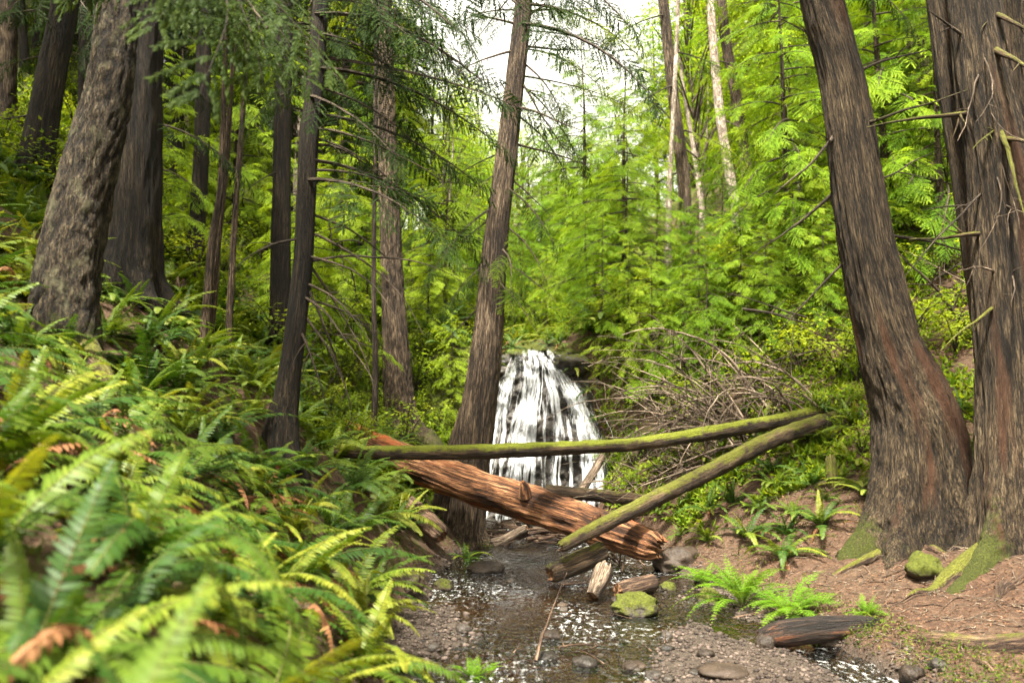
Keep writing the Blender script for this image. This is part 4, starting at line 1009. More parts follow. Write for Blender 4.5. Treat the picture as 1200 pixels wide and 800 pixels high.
log('stump', 'broken reddish stump in the shade behind the thin pair of stems', [(205, 410, 40, 13.4), (203, 370, 36, 13.4), (206, 330, 30, 13.4)], 'root', 'rot', mossf=None, ns=40, step=.04, seed=18, rough=.15, cat='stump')
dl, Pd_, _ = log('fallen_log', 'black charred log lying along the little rill at the foot of the right bank',
    [(890, 748, 20, 8.15), (915, 742, 30, 8.15), (960, 737, 30, 8.2), (1010, 734, 25, 8.25), (1052, 734, 14, 8.3)], 'char', 'rot', mossf=None, ns=44, step=.025, seed=19, rough=.05)
# exposed root along the near right bank: one long root with side roots
rt = empty('exposed_root', tuple(at(1040, 752, 8.0)), 'long bare root snaking along the undercut edge of the near right bank', 'root')
class _T: pass
root_part(rt, [(1036, 748, 14, 8.0), (1065, 758, 20, 7.8), (1100, 770, 26, 7.5), (1150, 780, 28, 7.2), (1215, 788, 30, 7.0)], mossv=.35, seed=31, name='main_root')
root_part(rt, [(1100, 768, 14, 7.5), (1120, 790, 11, 7.2), (1150, 808, 8, 6.9)], mossv=.1, seed=32, name='side_root')
root_part(rt, [(1050, 752, 12, 7.95), (1075, 772, 10, 7.6), (1095, 790, 6, 7.3)], mossv=.1, seed=33, name='side_root')
# thin surface roots over the trodden soil, each its own thing
k = 0
for j in range(46):
    px = rnd.uniform(900, 1200); py = rnd.uniform(662, 775)
    if py > 700 + (px - 880) * .17 + 20: continue
    p = hit(px, py)
    a = rnd.uniform(-.5, .6) + math.pi * (rnd.random() < .5); L = rnd.uniform(.3, 1.0); n = 7
    t = np.linspace(0, 1, n); x = p[0] + np.cos(a + t * rnd.uniform(-.8, .8)) * L * t; y = p[1] + np.sin(a + t * rnd.uniform(-.8, .8)) * L * t * .8
    z = tz(x, y) + .006; r = rnd.uniform(.007, .02); z[0] -= r; z[-1] -= r
    mb = MB(); tube(mb, np.stack([x - x[0], y - y[0], z - z[0]], 1), r * (1 - t * .7), 7, 0, step=.04, wob=.2)
    o = mb.build('surface_root', [M['root']]); o.location = (x[0], y[0], z[0])
    tag(o, 'thin bare tree root surfacing on the trodden reddish soil of the right bank', 'root', 'surface roots on the right bank')

# ------------------------------------------------------------------ brush pile: arching dead branches and sticks
def branch_thing(label, s, e, r0, seed, grav, mat='deadgrey', ntw=6, group=None, name='dead_branch', wig=.1, moss=0.):
    d = e - s; L = np.linalg.norm(d); mb = MB()
    dead_branch(mb, (0, 0, 0), d + np.array([0, 0, grav * .5 * L]), L * (1 + .12 * grav), r0, grav, ntw, seed, 6, moss=moss, wig=wig)
    o = mb.build(name, [M[mat]]); o.location = s
    return tag(o, label, 'branch', group)
br = [((900, 480, 14.0), (735, 385, 13.6), .026, 1.5, 'highest and longest arching dead branch of the brush pile'),
      ((880, 500, 13.8), (725, 470, 13.2), .022, 1.3, 'arching dead branch of the brush pile whose tip hangs toward the waterfall'),
      ((870, 490, 13.6), (775, 392, 13.8), .026, .9, None), ((860, 500, 13.6), (740, 440, 13.5), .02, 1.2, None), ((845, 505, 13.4), (690, 488, 13.2), .02, .8, None),
      ((920, 470, 14.2), (800, 378, 14.5), .022, 1.3, None), ((905, 470, 14.4), (830, 420, 14), .02, 1.2, None), ((960, 450, 14.8), (820, 465, 14), .022, .5, None),
      ((840, 520, 13.4), (745, 510, 13.2), .016, .7, None), ((870, 520, 13.2), (730, 560, 13.0), .02, .4, None), ((850, 540, 13), (720, 575, 12.9), .018, .2, None),
      ((900, 505, 13.7), (770, 560, 13.4), .022, .2, None), ((930, 470, 14.6), (880, 375, 14.8), .018, .6, None), ((800, 545, 13.5), (775, 430, 13.8), .014, .5, None),
      ((830, 530, 13.6), (840, 400, 14.0), .016, .8, None), ((815, 540, 13.6), (720, 440, 13.8), .014, .9, None), ((880, 470, 14.4), (700, 520, 14.0), .018, .7, None)]
br = [((s[0], s[1], s[2] + .7), (e[0], e[1], e[2] + .8), r, gv, lab) for s, e, r, gv, lab in br]
for k, (s, e, r, gv, lab) in enumerate(br):
    branch_thing(lab or 'grey dead branch tangled in the brush pile on the right slope', at(*s), at(*e), r * 1.4, 200 + k, gv, ntw=9, group=None if lab else 'dead branches of the brush pile')
for k in range(36):
    a_ = (rnd.uniform(800, 960), 0); s_ = at(a_[0], 590 - (a_[0] - 715) * .42 - rnd.uniform(0, 25), rnd.uniform(13.9, 14.8)); tx = a_[0] - rnd.uniform(60, 200)
    e_ = at(tx, 600 - (tx - 715) * .45 - rnd.uniform(30, 215), rnd.uniform(13.5, 14.6))
    branch_thing('grey dead branch tangled in the brush pile on the right slope', s_, e_, rnd.uniform(.014, .027), 240 + k, rnd.uniform(.8, 2.0), 'deadgrey', 7, 'dead branches of the brush pile', wig=.14)
for k in range(85):
    px = rnd.uniform(700, 965); py = 590 - (px - 715) * .42 + rnd.uniform(-75, 14); Y = rnd.uniform(13.9, 15.6)
    c = at(px, py, Y); c[2] = max(c[2], tz1(c[0], c[1]) + .03)
    a = rnd.choice([rnd.uniform(.2, 1.), rnd.uniform(1.6, 3.)]); L = rnd.uniform(.5, 1.7)
    d = np.array([math.cos(a), rnd.uniform(-.5, .5), abs(math.sin(a)) * rnd.uniform(-.2, .9)]); d /= np.linalg.norm(d)
    s = c - d * L / 2; s[2] = max(s[2], tz1(s[0], s[1]) + .02)
    branch_thing('grey dead branch tangled in the brush pile on the right slope', s, s + d * L, rnd.uniform(.008, .018), 300 + k, rnd.uniform(-.2, .9), rnd.choice(['deadgrey', 'deadgrey', 'root', 'twigbark']), 4, 'dead branches of the brush pile', wig=.2)
for k in range(26):                                     # brush on the slope between the two great cedars
    px = rnd.uniform(1000, 1170); py = rnd.uniform(330, 470); Y = rnd.uniform(14.5, 17)
    s = at(px, py, Y); s[2] = max(s[2], tz1(s[0], s[1])); a = rnd.uniform(.2, 2.9); L = rnd.uniform(.8, 2.2)
    branch_thing('dead stick heaped on the slope behind the two great cedars', s, s + np.array([math.cos(a), rnd.uniform(-.3, .3), .5 * math.sin(a)]) * L, rnd.uniform(.01, .024), 500 + k, rnd.uniform(-.1, .8), rnd.choice(['root', 'twigbark', 'deadgrey']), 5, 'dead sticks behind the great cedars')
for k, (s, e, r, lab) in enumerate([((870, 362, 15.5), (1005, 372, 15.0), .03, 'bare stick jutting level from the slope above the brush pile'),
      ((945, 372, 15), (835, 345, 15), .02, 'dark forked stick above the brush pile reaching toward the pale alders'),
      ((1135, 385, 14.5), (1045, 268, 14), .035, 'dark dead pole leaning up from the slope behind the massive cedars')]):
    branch_thing(lab, at(*s), at(*e), r, 560 + k, .1, 'twigbark', 5)
# driftwood heap at the foot of the fall
for k in range(44):
    px = rnd.uniform(560, 700); py = rnd.uniform(618, 645); p = hit(px, py) if py > 630 else at(px, py, rnd.uniform(14.0, 15.6)); p[2] = max(tz1(p[0], p[1]), 0) + rnd.uniform(.03, .22)
    a = rnd.uniform(-.5, .5) + (math.pi if rnd.random() < .5 else 0); L = rnd.uniform(.4, 1.3)
    branch_thing('stick in the driftwood heap between the orange log and the foot of the waterfall', p, p + np.array([math.cos(a), math.sin(a) * .5, rnd.uniform(-.12, .2)]) * L, rnd.uniform(.012, .04), 600 + k, .1, rnd.choice(['deadgrey', 'root', 'root']), 2, 'driftwood sticks below the waterfall', 'driftwood_stick', wig=.15)
for k in range(10):
    p = hit(rnd.uniform(690, 760), rnd.uniform(655, 680)); p[2] += .05
    branch_thing('stick jammed under the broken lower end of the orange log', p, p + np.array([rnd.uniform(-.7, .7), rnd.uniform(-.2, .3), rnd.uniform(.05, .4)]), rnd.uniform(.012, .03), 660 + k, .1, 'root', 2, 'sticks jammed under the orange log', 'driftwood_stick')
# sticks in the stream
p = at(628, 772, 7.6); p[2] = .03
branch_thing('slender forked branch standing up out of the middle of the stream', p, at(664, 668, 8.4), .016, 700, .1, 'root', 3, wig=.1)
for k, (a_, b_, r, lab) in enumerate([((655, 772), (722, 757), .012, 'thin bent stick lying in the near stream beside the flat dark stone'),
      ((660, 694), (708, 690), .02, 'pale stick lying in front of the upright log chunk'),
      ((670, 640), (605, 655), .014, 'short stick caught at the head of the stream')]):
    s = hit(*a_); e = hit(*b_); s[2] = max(s[2], 0) + .04; e[2] = max(e[2], 0) + .05
    branch_thing(lab, s, e, r, 710 + k, .1, 'root', 3)
for k in range(22):
    px = rnd.uniform(500, 860); py = rnd.uniform(672, 795); p = hit(px, py); p[2] = max(p[2], 0.) + .015; a = rnd.uniform(0, 6.28); L = rnd.uniform(.15, .5)
    branch_thing('twig lying in the shallow stream bed', p, p + np.array([math.cos(a) * L, math.sin(a) * L, .03]), rnd.uniform(.004, .009), 730 + k, .05, 'root', 2, 'twigs in the stream bed', 'twig')

# ------------------------------------------------------------------ stones
def stone_mesh(seed, sub=3, flat=.65, rough=.22):
    import bmesh
    bm = bmesh.new(); bmesh.ops.create_icosphere(bm, subdivisions=sub, radius=1)
    me = bpy.data.meshes.new('stone'); bm.verts.ensure_lookup_table()
    v = np.array([x.co[:] for x in bm.verts]); f = np.array([[x.index for x in q.verts] for q in bm.faces]); bm.free()
    d = 1 + rough * fbm(v * 1.1 + seed * 5.1, 4) + .05 * pn(v * 5 + seed)
    c = np.abs(pn(v * 1.6 + seed * 3)) * .25
    v = v * (d - c)[:, None] * np.array([1, .8 + .3 * ((seed * 37) % 10) / 10, flat])
    return v, f
def stone(label, x, y, s, seed, z=None, mat='rock', moss=-.3, group=None, flat=.65, name='stone', sub=3, sink=.3, rz=None):
    v, f = stone_mesh(seed, sub, flat); mb = MB(); nz = v[:, 2] / np.abs(v[:, 2]).max()
    mb.add(v * s, f, 0, moss=moss + (.3 * nz if moss > 0 else 0), var=rnd.random())
    o = mb.build(name, [M[mat]]); zz = tz1(x, y) if z is None else z
    o.location = (x, y, zz + s * flat * (1 - 2 * sink) * .6); o.rotation_euler = (0, 0, rnd.uniform(0, 6.28) if rz is None else rz)
    return tag(o, label, 'rock', group)
def stone_px(label, px, py, wpx, seed, **kw):
    p = hit(px, py); return stone(label, p[0], p[1], wpx * .5 * p[1] / FPX, seed, z=max(p[2], -.02), **kw)
stone_px('large rounded boulder capped with bright moss at the stream edge of the gravel bar', 745, 722, 58, 1, moss=.48, flat=.62, name='boulder', sub=5, sink=.22)
stone_px('low mossy boulder at the foot of the bright lacy ferns', 832, 706, 36, 2, moss=.45, flat=.7, name='boulder', sub=4)
stone_px('small mossy rock between the boulder and the reddish log chunk', 782, 692, 24, 3, moss=.4, flat=.7, sub=4)
stone_px('mossy rock leaning against the snaking root of the double cedar', 1084, 672, 44, 4, moss=.55, flat=.9, name='boulder', sub=4)
stone_px('squarish dark stone at the butt of the charred log', 897, 757, 26, 5, flat=.9)
stone_px('wet flat-topped stone wedged under the charred log', 975, 764, 48, 6, flat=.55, sub=4)
stone_px('bare soil-coloured boulder at the foot of the right bank under the brush', 795, 662, 52, 7, flat=.7, name='boulder', sub=4)
stone_px('pinkish rounded stone at the bottom edge of the rill', 1068, 795, 30, 8, flat=.7)
stone_px('dark stone beside the pinkish one at the bank edge', 1100, 782, 22, 9, flat=.8, mat='wetrock')
stone_px('flat dark stone standing out of the near stream beside the thin stick', 685, 787, 36, 10, mat='wetrock', flat=.5)
stone_px('dark flat stone in the near stream under the forked branch', 640, 778, 30, 11, mat='wetrock', flat=.45)
stone_px('wet brown stone at the base of the forked branch', 645, 754, 28, 12, flat=.6)
stone_px('long reddish stone lying in the near stream at the gravel edge', 742, 789, 34, 13, flat=.4)
stone_px('mossy clod of rock on the left stream edge, the larger of two', 480, 690, 34, 14, moss=.3, flat=.9, sub=4)
stone_px('mossy clod of rock on the left stream edge, the smaller of two', 520, 693, 24, 15, moss=.35, flat=.9, sub=4)
stone_px('flat slab of brown stone in the upper stream below the two-legged cedar', 570, 672, 50, 16, flat=.3)
stone_px('pale low slab on the right edge of the gravel bar', 845, 790, 60, 17, flat=.3)
for k in range(85):
    py = 655 + 145 * rnd.random() ** .8; px = rnd.uniform(495, 860)
    p = hit(px, py); 
    if p[2] > .1: continue
    w = (.02 + .075 * rnd.random() ** 2.5)
    stone('small wet stone scattered in the stream bed', p[0], p[1], w, 20 + k, z=max(p[2], -.03), mat=rnd.choice(['rock', 'wetrock', 'wetrock', 'wetrock']), group='small stones in the stream', flat=rnd.uniform(.4, .75), sub=2, sink=rnd.uniform(.2, .5))

for k, (px, py, Y, w, lab) in enumerate([(668, 418, 17.35, 60, 'flat mossy rock shouldering the outer side of the lip of the waterfall')]):
    p = at(px, py, Y); stone(lab, p[0], p[1], w * .5 * Y / FPX, 400 + k, z=p[2] - .22, mat='wetrock', moss=.34, flat=.45, name='boulder', sub=4)
for k, (px, py, w) in enumerate([(575, 618, 30), (600, 622, 22), (632, 620, 34), (660, 616, 40), (690, 612, 40), (552, 610, 26)]):
    p = at(px, py, 16.2); stone('dark wet rock at the foot of the falling water', p[0], p[1], w * .5 * 16.2 / FPX, 420 + k, z=-.02, mat='wetrock', moss=.1, group='wet rocks at the foot of the fall', flat=.7, name='boulder', sub=3)
# pebbles: gravel nobody could count
def ico1():
    import bmesh
    bm = bmesh.new(); bmesh.ops.create_icosphere(bm, subdivisions=1, radius=1)
    v = np.array([x.co[:] for x in bm.verts]); f = np.array([[x.index for x in q.verts] for q in bm.faces]); bm.free(); return v, f
iv, if_ = ico1()
mb = MB(); n = 26000
xx = RN.uniform(-1.6, 3.8, n); yy = 5.2 + 10.5 * RN.rand(n) ** 1.5; zz = tz(xx, yy)
ok = (zz < .16) & (zz > -.045) & ((zz > .0) | (RN.rand(n) < .5)); xx, yy, zz = xx[ok], yy[ok], zz[ok]; n = len(xx)
sz = .006 + .020 * RN.rand(n) ** 2.2
sz = np.where((zz < .01) & (RN.rand(n) < .2), sz + .012, sz)
S3 = np.stack([sz * RN.uniform(.8, 1.4, n), sz * RN.uniform(.8, 1.3, n), sz * RN.uniform(.45, .9, n)], 1)
rot = RN.uniform(0, 6.28, n); c, s = np.cos(rot), np.sin(rot)
Vp = iv[None] * S3[:, None] * RN.uniform(.8, 1.2, (n, len(iv), 1))
Vp = np.stack([Vp[..., 0] * c[:, None] - Vp[..., 1] * s[:, None], Vp[..., 0] * s[:, None] + Vp[..., 1] * c[:, None], Vp[..., 2]], -1) + np.stack([xx, yy, zz + sz * .3], 1)[:, None]
Fp = (if_[None] + (np.arange(n) * len(iv))[:, None, None]).reshape(-1, 3)
mb.add(Vp.reshape(-1, 3), Fp, 0, var=np.repeat(RN.rand(n), len(iv)))
tag(mb.build('gravel', [M['pebble']]), 'loose grey-brown pebbles of the gravel bar and stream bed', 'gravel', kind='stuff')

# ------------------------------------------------------------------ ferns
placed = []
def free(x, y, d): 
    for (a, b, e) in placed:
        if (a - x) ** 2 + (b - y) ** 2 < (min(d, e)) ** 2: return False
    placed.append((x, y, d)); return True
hero = [
 (55, 640, 1.75, 1.2, 13, 'most blurred fern of all, closest to the viewpoint with big lime fronds'),
 (215, 700, 1.7, 1.05, 12, 'blurred fern with one broad pale frond lying flat in the foreground'),
 (-60, 560, 2.1, 1.1, 14, 'tall blurred bright fern rising at the extreme near edge of the bank'),
 (330, 780, 1.9, .9, 11, 'blurred fern at the lower frame edge nearest the stream side'),
 (110, 520, 2.9, 1.2, 14, 'bright fern with steep upright fronds standing above its neighbours near the viewpoint'),  # px, py of the crown on the ground, distance, size, fronds, label
 (30, 640, 2.7, 1.15, 14, 'bright out-of-focus fern at the near edge of the bank, tallest of all'),
 (190, 720, 2.2, .95, 13, 'out-of-focus fern low in the foreground with broad pale arching fronds'),
 (-40, 780, 2.0, .9, 12, 'out-of-focus fern in the nearest corner below the tallest fern'),
 (330, 770, 2.7, .85, 13, 'dark green fern at the lower frame edge with yellowing frond tips'),
 (150, 560, 3.6, 1.1, 14, 'yellow-green fern with upright fronds just beyond the tallest fern'),
 (255, 560, 4.2, 1.0, 14, 'fern with brown withered fronds hanging in its middle beyond the upright fern'),
 (330, 640, 3.8, 1.0, 14, 'fern with one long level frond arching over brown dead ones'),
 (420, 640, 5.4, 1.0, 15, 'fern overhanging the cut bank with long fronds reaching to the stream'),
 (345, 555, 6.4, 1.05, 15, 'large deep green fern below the foot of the slim black cedar'),
 (300, 500, 7.4, 1.0, 14, 'spreading fern on the bank just uphill of the slim black cedar'),
 (20, 305, 8.6, .95, 13, 'yellowing fern beside the mossy foot of the scaly leaning conifer'),
 (420, 745, 5.6, .75, 12, 'fern hanging down the dark cut bank just above the stream'),
]
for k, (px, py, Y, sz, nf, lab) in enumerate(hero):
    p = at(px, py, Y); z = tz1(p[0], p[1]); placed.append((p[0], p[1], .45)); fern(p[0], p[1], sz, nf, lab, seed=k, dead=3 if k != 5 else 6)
k = 0
for tr in range(2500):
    y = 1.4 + 5.6 * rnd.random(); x = rnd.uniform(-.72 * y - .6, -.05)
    z = tz1(x, y)
    if z < .35 or math.hypot(x, y) < 1.5 or x > -.235 * y - .12: continue
    d = at(600, 400, 1)
    sp = .40 + .06 * abs(x)
    if not free(x, y, sp): continue
    fern(x, y, rnd.uniform(.78, 1.25) * (.85 if y < 2.6 else 1), rnd.randint(10, 13), 'sword fern in the dense bed covering the near left bank', 'sword ferns of the near left bank', seed=1000 + k, dead=rnd.choice([1, 2, 3, 4])); k += 1
    if k >= 92: break
for tr in range(5000):
    y = rnd.uniform(6.6, 15); x = rnd.uniform(-.68 * y, -1.0); z = tz1(x, y)
    if z < .35 or (y > 9.5 and z > 0 and x > -1.6): continue
    if not free(x, y, .42): continue
    o = link('sword_fern', FERNM[k % 4]); o.location = (x, y, z - .03); scale_rot(o, rnd.uniform(.6, 1.05), tilt=.15); k += 1
    o.rotation_euler.x -= .0
    tag(o, 'sword fern in the mid-distance on the shaded left slope', 'fern', 'sword ferns of the left slope')
    if k > 290: break
for k, (px, py, Y, sz) in enumerate([(588, 412, 16.95, .5), (600, 404, 17.1, .5), (640, 400, 17.3, .4), (577, 425, 16.9, .5), (603, 398, 17.7, .55), (655, 400, 17.6, .5), (672, 425, 17.1, .45), (690, 455, 16.9, .45), (645, 392, 17.9, .5), (700, 490, 16.7, .4)]):
    p = at(px, py, Y); fern(p[0], p[1], sz, 9, 'small fern rooted at the dripping edge of the waterfall', 'ferns edging the waterfall', seed=900 + k, dead=1, z=p[2] - .05, lean=.4)
rf = [(872, 712, 1.5, 'lady', 'big bright lacy fern clump at the water edge above the green pool'), (927, 724, 1.2, 'lady', 'bright lacy fern clump beside the larger one at the green pool'),
      (826, 686, .95, 'lady', 'small lacy fern on the bank above the mossy boulder'), (1018, 722, .55, 'lady', 'low pale fern tuft on the bank behind the charred log'),
      (876, 632, .75, 'sword', 'upright sword fern on the right bank nearest the brush pile'), (918, 655, .8, 'sword', 'sword fern on the right bank directly above the lacy clumps'),
      (962, 618, .75, 'sword', 'dark sword fern high on the right bank below the mossy post'), (1018, 622, .6, 'sword', 'sword fern tucked against the flare of the massive leaning cedar'),
      (832, 600, .7, 'sword', 'sword fern under the leaning mossy log'), (858, 592, .6, 'sword', 'small sword fern just upslope of the leaning mossy log'),
      (555, 799, .6, 'lady', 'tiny bright fern tuft growing in the near stream edge'), (545, 655, .5, 'sword', 'small fern at the foot of the two-legged cedar'),
      (1003, 500, .75, 'sword', 'sword fern hiding the upper end of the leaning mossy log'), (970, 520, .6, 'sword', 'sword fern below the upper end of the leaning mossy log'),
      (1020, 585, .6, 'sword', 'sword fern on the slope just behind the massive leaning cedar')]
for k, (px, py, sz, kd, lab) in enumerate(rf):
    p = hit(px, py); placed.append((p[0], p[1], .4)); fern(p[0], p[1], sz, 30 if kd == 'lady' else 13, lab, seed=2000 + k, kind=kd, dead=0 if kd == 'lady' else 1, lean=.3)
k = 0
for tr in range(3000):
    px = rnd.uniform(770, 1190); py = rnd.uniform(480, 640); p = hit(px, py, 9)
    if p[1] < 10.9 or p[2] < .3 or not free(p[0], p[1], .42): continue
    o = link('sword_fern', FERNM[k % 4]); o.location = p - [0, 0, .03]; scale_rot(o, rnd.uniform(.4, .75), tilt=.2); k += 1
    tag(o, 'small sword fern among many on the right slope behind the trodden soil', 'fern', 'sword ferns of the right slope')
    if k > 60: break
for k in range(90):
    x = rnd.uniform(-9, 9); y = rnd.uniform(17.6, 27)
    if k < 26: x = rnd.uniform(-1.6, 2.4); y = rnd.uniform(17.5, 19.5)
    if abs(x - .55) < .35 and y < 18.6: continue
    o = link('sword_fern', FERNM[k % 4]); o.location = (x, y, tz1(x, y)); scale_rot(o, rnd.uniform(.7, 1.2), tilt=.2)
    tag(o, 'distant fern on the bright slope above the waterfall', 'fern', 'ferns above the waterfall')

# ------------------------------------------------------------------ background trees and undergrowth
def make_tree(name, crown, tr, label, group, mat, smooth=False):
    root = empty(name, (0, 0, 0), label, 'tree', group)
    tr.build('trunk', [mat], root); link('crown', crown, root)
    return root
protos = {}
cA, tA = conifer(15, 1.2, 120, 2.9, 1, BOH); cB, tB = conifer(21, 6, 110, 3.2, 2, BOH); cC, tC = conifer(5.5, .35, 56, 1.8, 3, BOY, (0, 20), base_r=.05); cD, tD = conifer(17, 3, 110, 3.0, 4, BOC)
cE, tE = conifer(9, .5, 84, 2.4, 5, BOY)
for c in (cC, cE): c.materials[0] = M['bright']
cD.materials[0] = M['cedarleaf']
bA, tbA = broadleaf(9, 6, 1); bB, tbB = broadleaf(12, 7, 2, 6500, .12)
lab = {
 'hemlock': ('hemlock_tree', 'mid-green hemlock crowding the slopes behind the waterfall', 'hemlocks of the far slopes'),
 'tall': ('hemlock_tree', 'tall bare-stemmed hemlock with a high crown on the far slopes', 'tall hemlocks of the far slopes'),
 'sap': ('hemlock_sapling', 'small bright yellow-green hemlock sapling with layered sprays on the slopes', 'hemlock saplings of the slopes'),
 'cedar': ('cedar_tree', 'dark drooping cedar in the shaded wood up the left slope', 'dark cedars of the left wood'),
 'young': ('young_hemlock', 'bushy bright green young hemlock with branches to the ground on the slopes', 'young hemlocks of the slopes'),
 'maple': ('maple_tree', 'light green broadleaf tree glowing behind the conifers', 'broadleaf trees behind the conifers')}
PR = {'hemlock': [(cA, tA, M['cedar_warm'])], 'tall': [(cB, tB, M['cedar_warm'])], 'sap': [(cC, tC, M['twigbark'])], 'cedar': [(cD, tD, M['cedar_shaded'])], 'young': [(cE, tE, M['cedar'])], 'maple': [(bA, tbA, M['pale']), (bB, tbB, M['pale'])]}
TP = {}
def plant(kind, x, y, s, label=None):
    key = (kind, rnd.randrange(len(PR[kind])))
    nm, lb, gp = lab[kind]
    if key not in TP:
        TP[key] = make_tree(nm, PR[kind][key[1]][0], PR[kind][key[1]][1], lb, gp, PR[kind][key[1]][2]); o = TP[key]
    else: o = copy_tree(TP[key])
    o.location = (x, y, tz1(x, y) - .1); o.rotation_euler = (rnd.uniform(-.03, .03), rnd.uniform(-.03, .03), rnd.uniform(0, 6.28)); q = s * rnd.uniform(.92, 1.08); o.scale = (s, s, q)
    if label: o['label'] = label; 
    return o
tp = []
def sparse(x, y, d):
    for a, b in tp:
        if (a - x) ** 2 + (b - y) ** 2 < d * d: return False
    tp.append((x, y)); return True
def gap(x, y, h):   # keep the sky gap over the valley open
    px = 600 + x / y * FPX; top = HORIZ - (tz1(x, y) + h - CAMZ) / y * FPX
    return 525 < px < 770 and top < 130
for (kd, x, y, s) in (('tall', 3.5, -6, 1.), ('hemlock', 8.5, -1.5, .9), ('cedar', -9, 1.5, 1.1), ('tall', 10.5, 3.5, 1.), ('tall', -9.5, 7.5, 1.), ('cedar', -12.5, 10.5, 1.)):  # unseen trees around the camera, added to shade the foreground and left wood
    tp.append((x, y)); plant(kd, x, y, s)
for (px, y, s) in ((705, 17.6, .5), (735, 17.2, .55), (765, 16.9, .6), (800, 17.0, .5), (830, 16.6, .55), (870, 16.8, .6), (905, 16.2, .5), (940, 16.6, .6), (970, 15.8, .45), (690, 19.5, .6), (850, 18.5, .6), (925, 18.8, .7), (1000, 16.8, .6), (1025, 15.6, .4), (770, 18.6, .6), (430, 17.5, .45), (500, 18.2, .5), (530, 17.2, .35)):
    x = (px - 600) / FPX * y; tp.append((x, y)); plant('sap', x, y, s)
CLEAR = [(785, 20.5), (862, 23.5)]
hand = [('sap', 820, 17.5, .5, 470), ('sap', 735, 19.5, .9, 0), ('young', 730, 21, .8, 0), ('young', 930, 17.5, .8, 0), ('young', 1050, 18, .95, 0), ('sap', 985, 17.5, .9, 0), ('young', 1110, 17, .8, 0),
        ('young', 690, 27, 1.0, 0), ('young', 1000, 22, 1.2, 0), ('sap', 700, 22, .9, 0), ('young', 1160, 21, 1.1, 0), ('hemlock', 950, 26, 1., 0), ('hemlock', 1080, 27, 1., 0),
        ('sap', 520, 19.5, .9, 0), ('sap', 400, 17.5, .8, 0), ('young', 440, 22, .8, 0), ('young', 500, 27, .9, 0), ('sap', 345, 15.5, .8, 0), ('cedar', 330, 21, .9, 0), ('cedar', 90, 17.5, .8, 0), ('cedar', 200, 19, .9, 0), ('cedar', 415, 23, .9, 0), ('maple', 200, 24, 1., 0), ('young', 270, 19, .8, 0),
        ('sap', 180, 15, .7, 0), ('cedar', 120, 22, 1., 0), ('cedar', 30, 24, 1., 0), ('cedar', 250, 27, 1., 0), ('cedar', 400, 30, 1., 0), ('maple', 470, 34, .9, 0), ('sap', 560, 22, .8, 0), ('sap', 640, 21.5, .45, 0), ('sap', 612, 23, .6, 0), ('maple', 940, 22, .6, 0), ('maple', 820, 30, .9, 0)]
for kd, px, y, s, _ in hand:
    x = (px - 600) / FPX * y; tp.append((x, y)); plant(kd, x, y, s)
cnt = {}
for k in range(46):                                  # the trees across the valley mouth, below the sky gap
    px = 515 + 250 * ((k * .618) % 1); y = 24 + 46 * (k / 46); x = (px - 600) / FPX * y; top = 20 + 130 * rnd.random() if not 550 < px < 760 else 120 + 100 * rnd.random()
    if abs(px - 640) < 30: top += 20
    h = CAMZ + (HORIZ - top) / FPX * y - tz1(x, y)
    if h < 2: continue
    kd = rnd.choice(['young', 'hemlock', 'maple', 'young']); tp.append((x, y))
    plant(kd, x, y, h / {'hemlock': 15, 'young': 9, 'maple': 9.5}[kd])
for tr in range(4000):
    y = 19 + 60 * rnd.random() ** 1.25; x = rnd.uniform(-.75 * y - 3, .75 * y + 3)
    left = x < -.03 * y
    kd = rnd.choice(['cedar', 'hemlock', 'tall', 'maple', 'cedar', 'tall'] if left else ['hemlock', 'tall', 'young', 'hemlock', 'maple', 'young', 'tall'])
    h = {'hemlock': 15, 'tall': 21, 'young': 9, 'maple': 11, 'cedar': 17}[kd]
    s = rnd.uniform(.8, 1.25)
    if y < 24 and kd in ('hemlock', 'cedar') : continue
    if abs(x - .4) < 2.6 and y < 22: continue
    if any(y < c[1] + 2 and abs(600 + x / y * FPX - c[0]) < 105 for c in CLEAR): continue
    if gap(x, y, h * s): 
        kd = 'young'; h = 9; s = rnd.uniform(.6, 1.0)
        if gap(x, y, h * s): continue
    if not sparse(x, y, 1.9 + y * .035): continue
    plant(kd, x, y, s); cnt[kd] = cnt.get(kd, 0) + 1
    if sum(cnt.values()) >= 170: break
print('trees', cnt)

SH = [shrub(1.2, 1.3, s) for s in range(4)]
SHD = []  # darker shrub copies: the shade of the left slope put into leaf colour
for lv, st in SH:
    q = lv.copy(); q.materials[0] = M['hemlock']; q.name = 'leaves'; SHD.append((q, st))
SP_ = {}
def put_shrub(x, y, s, label, group):
    k = rnd.randrange(4) + (4 if x < -2.2 and rnd.random() < .85 else 0)
    if k not in SP_:
        r_ = empty('shrub', (0, 0, 0), label, 'shrub', group); link('stems', (SH + SHD)[k][1], r_); link('leaves', (SH + SHD)[k][0], r_); SP_[k] = r_; o = r_
    else: o = copy_tree(SP_[k])
    o['label'] = label; o['group'] = group
    o.location = (x, y, tz1(x, y)); scale_rot(o, s, tilt=.15); return o
k = 0
for tr in range(6000):
    y = 13.8 + 14 * rnd.random() ** 1.6; x = rnd.uniform(-.62 * y, .62 * y)
    if y < 15.2 and -3.2 < x < 4.6: continue
    if -1.3 < x < 2.0 and y < 18.4: continue
    if tz1(x, y) < .3 or not sparse(x, y, .52): continue
    if x < 0: put_shrub(x, y, rnd.uniform(.6, 1.3), 'leafy undergrowth shrub on the slope left of and behind the waterfall', 'shrubs left of the waterfall')
    else: put_shrub(x, y, rnd.uniform(.6, 1.3), 'leafy green shrub on the slope right of and above the waterfall', 'shrubs right of the waterfall')
    k += 1
    if k >= 150: break
k = 0
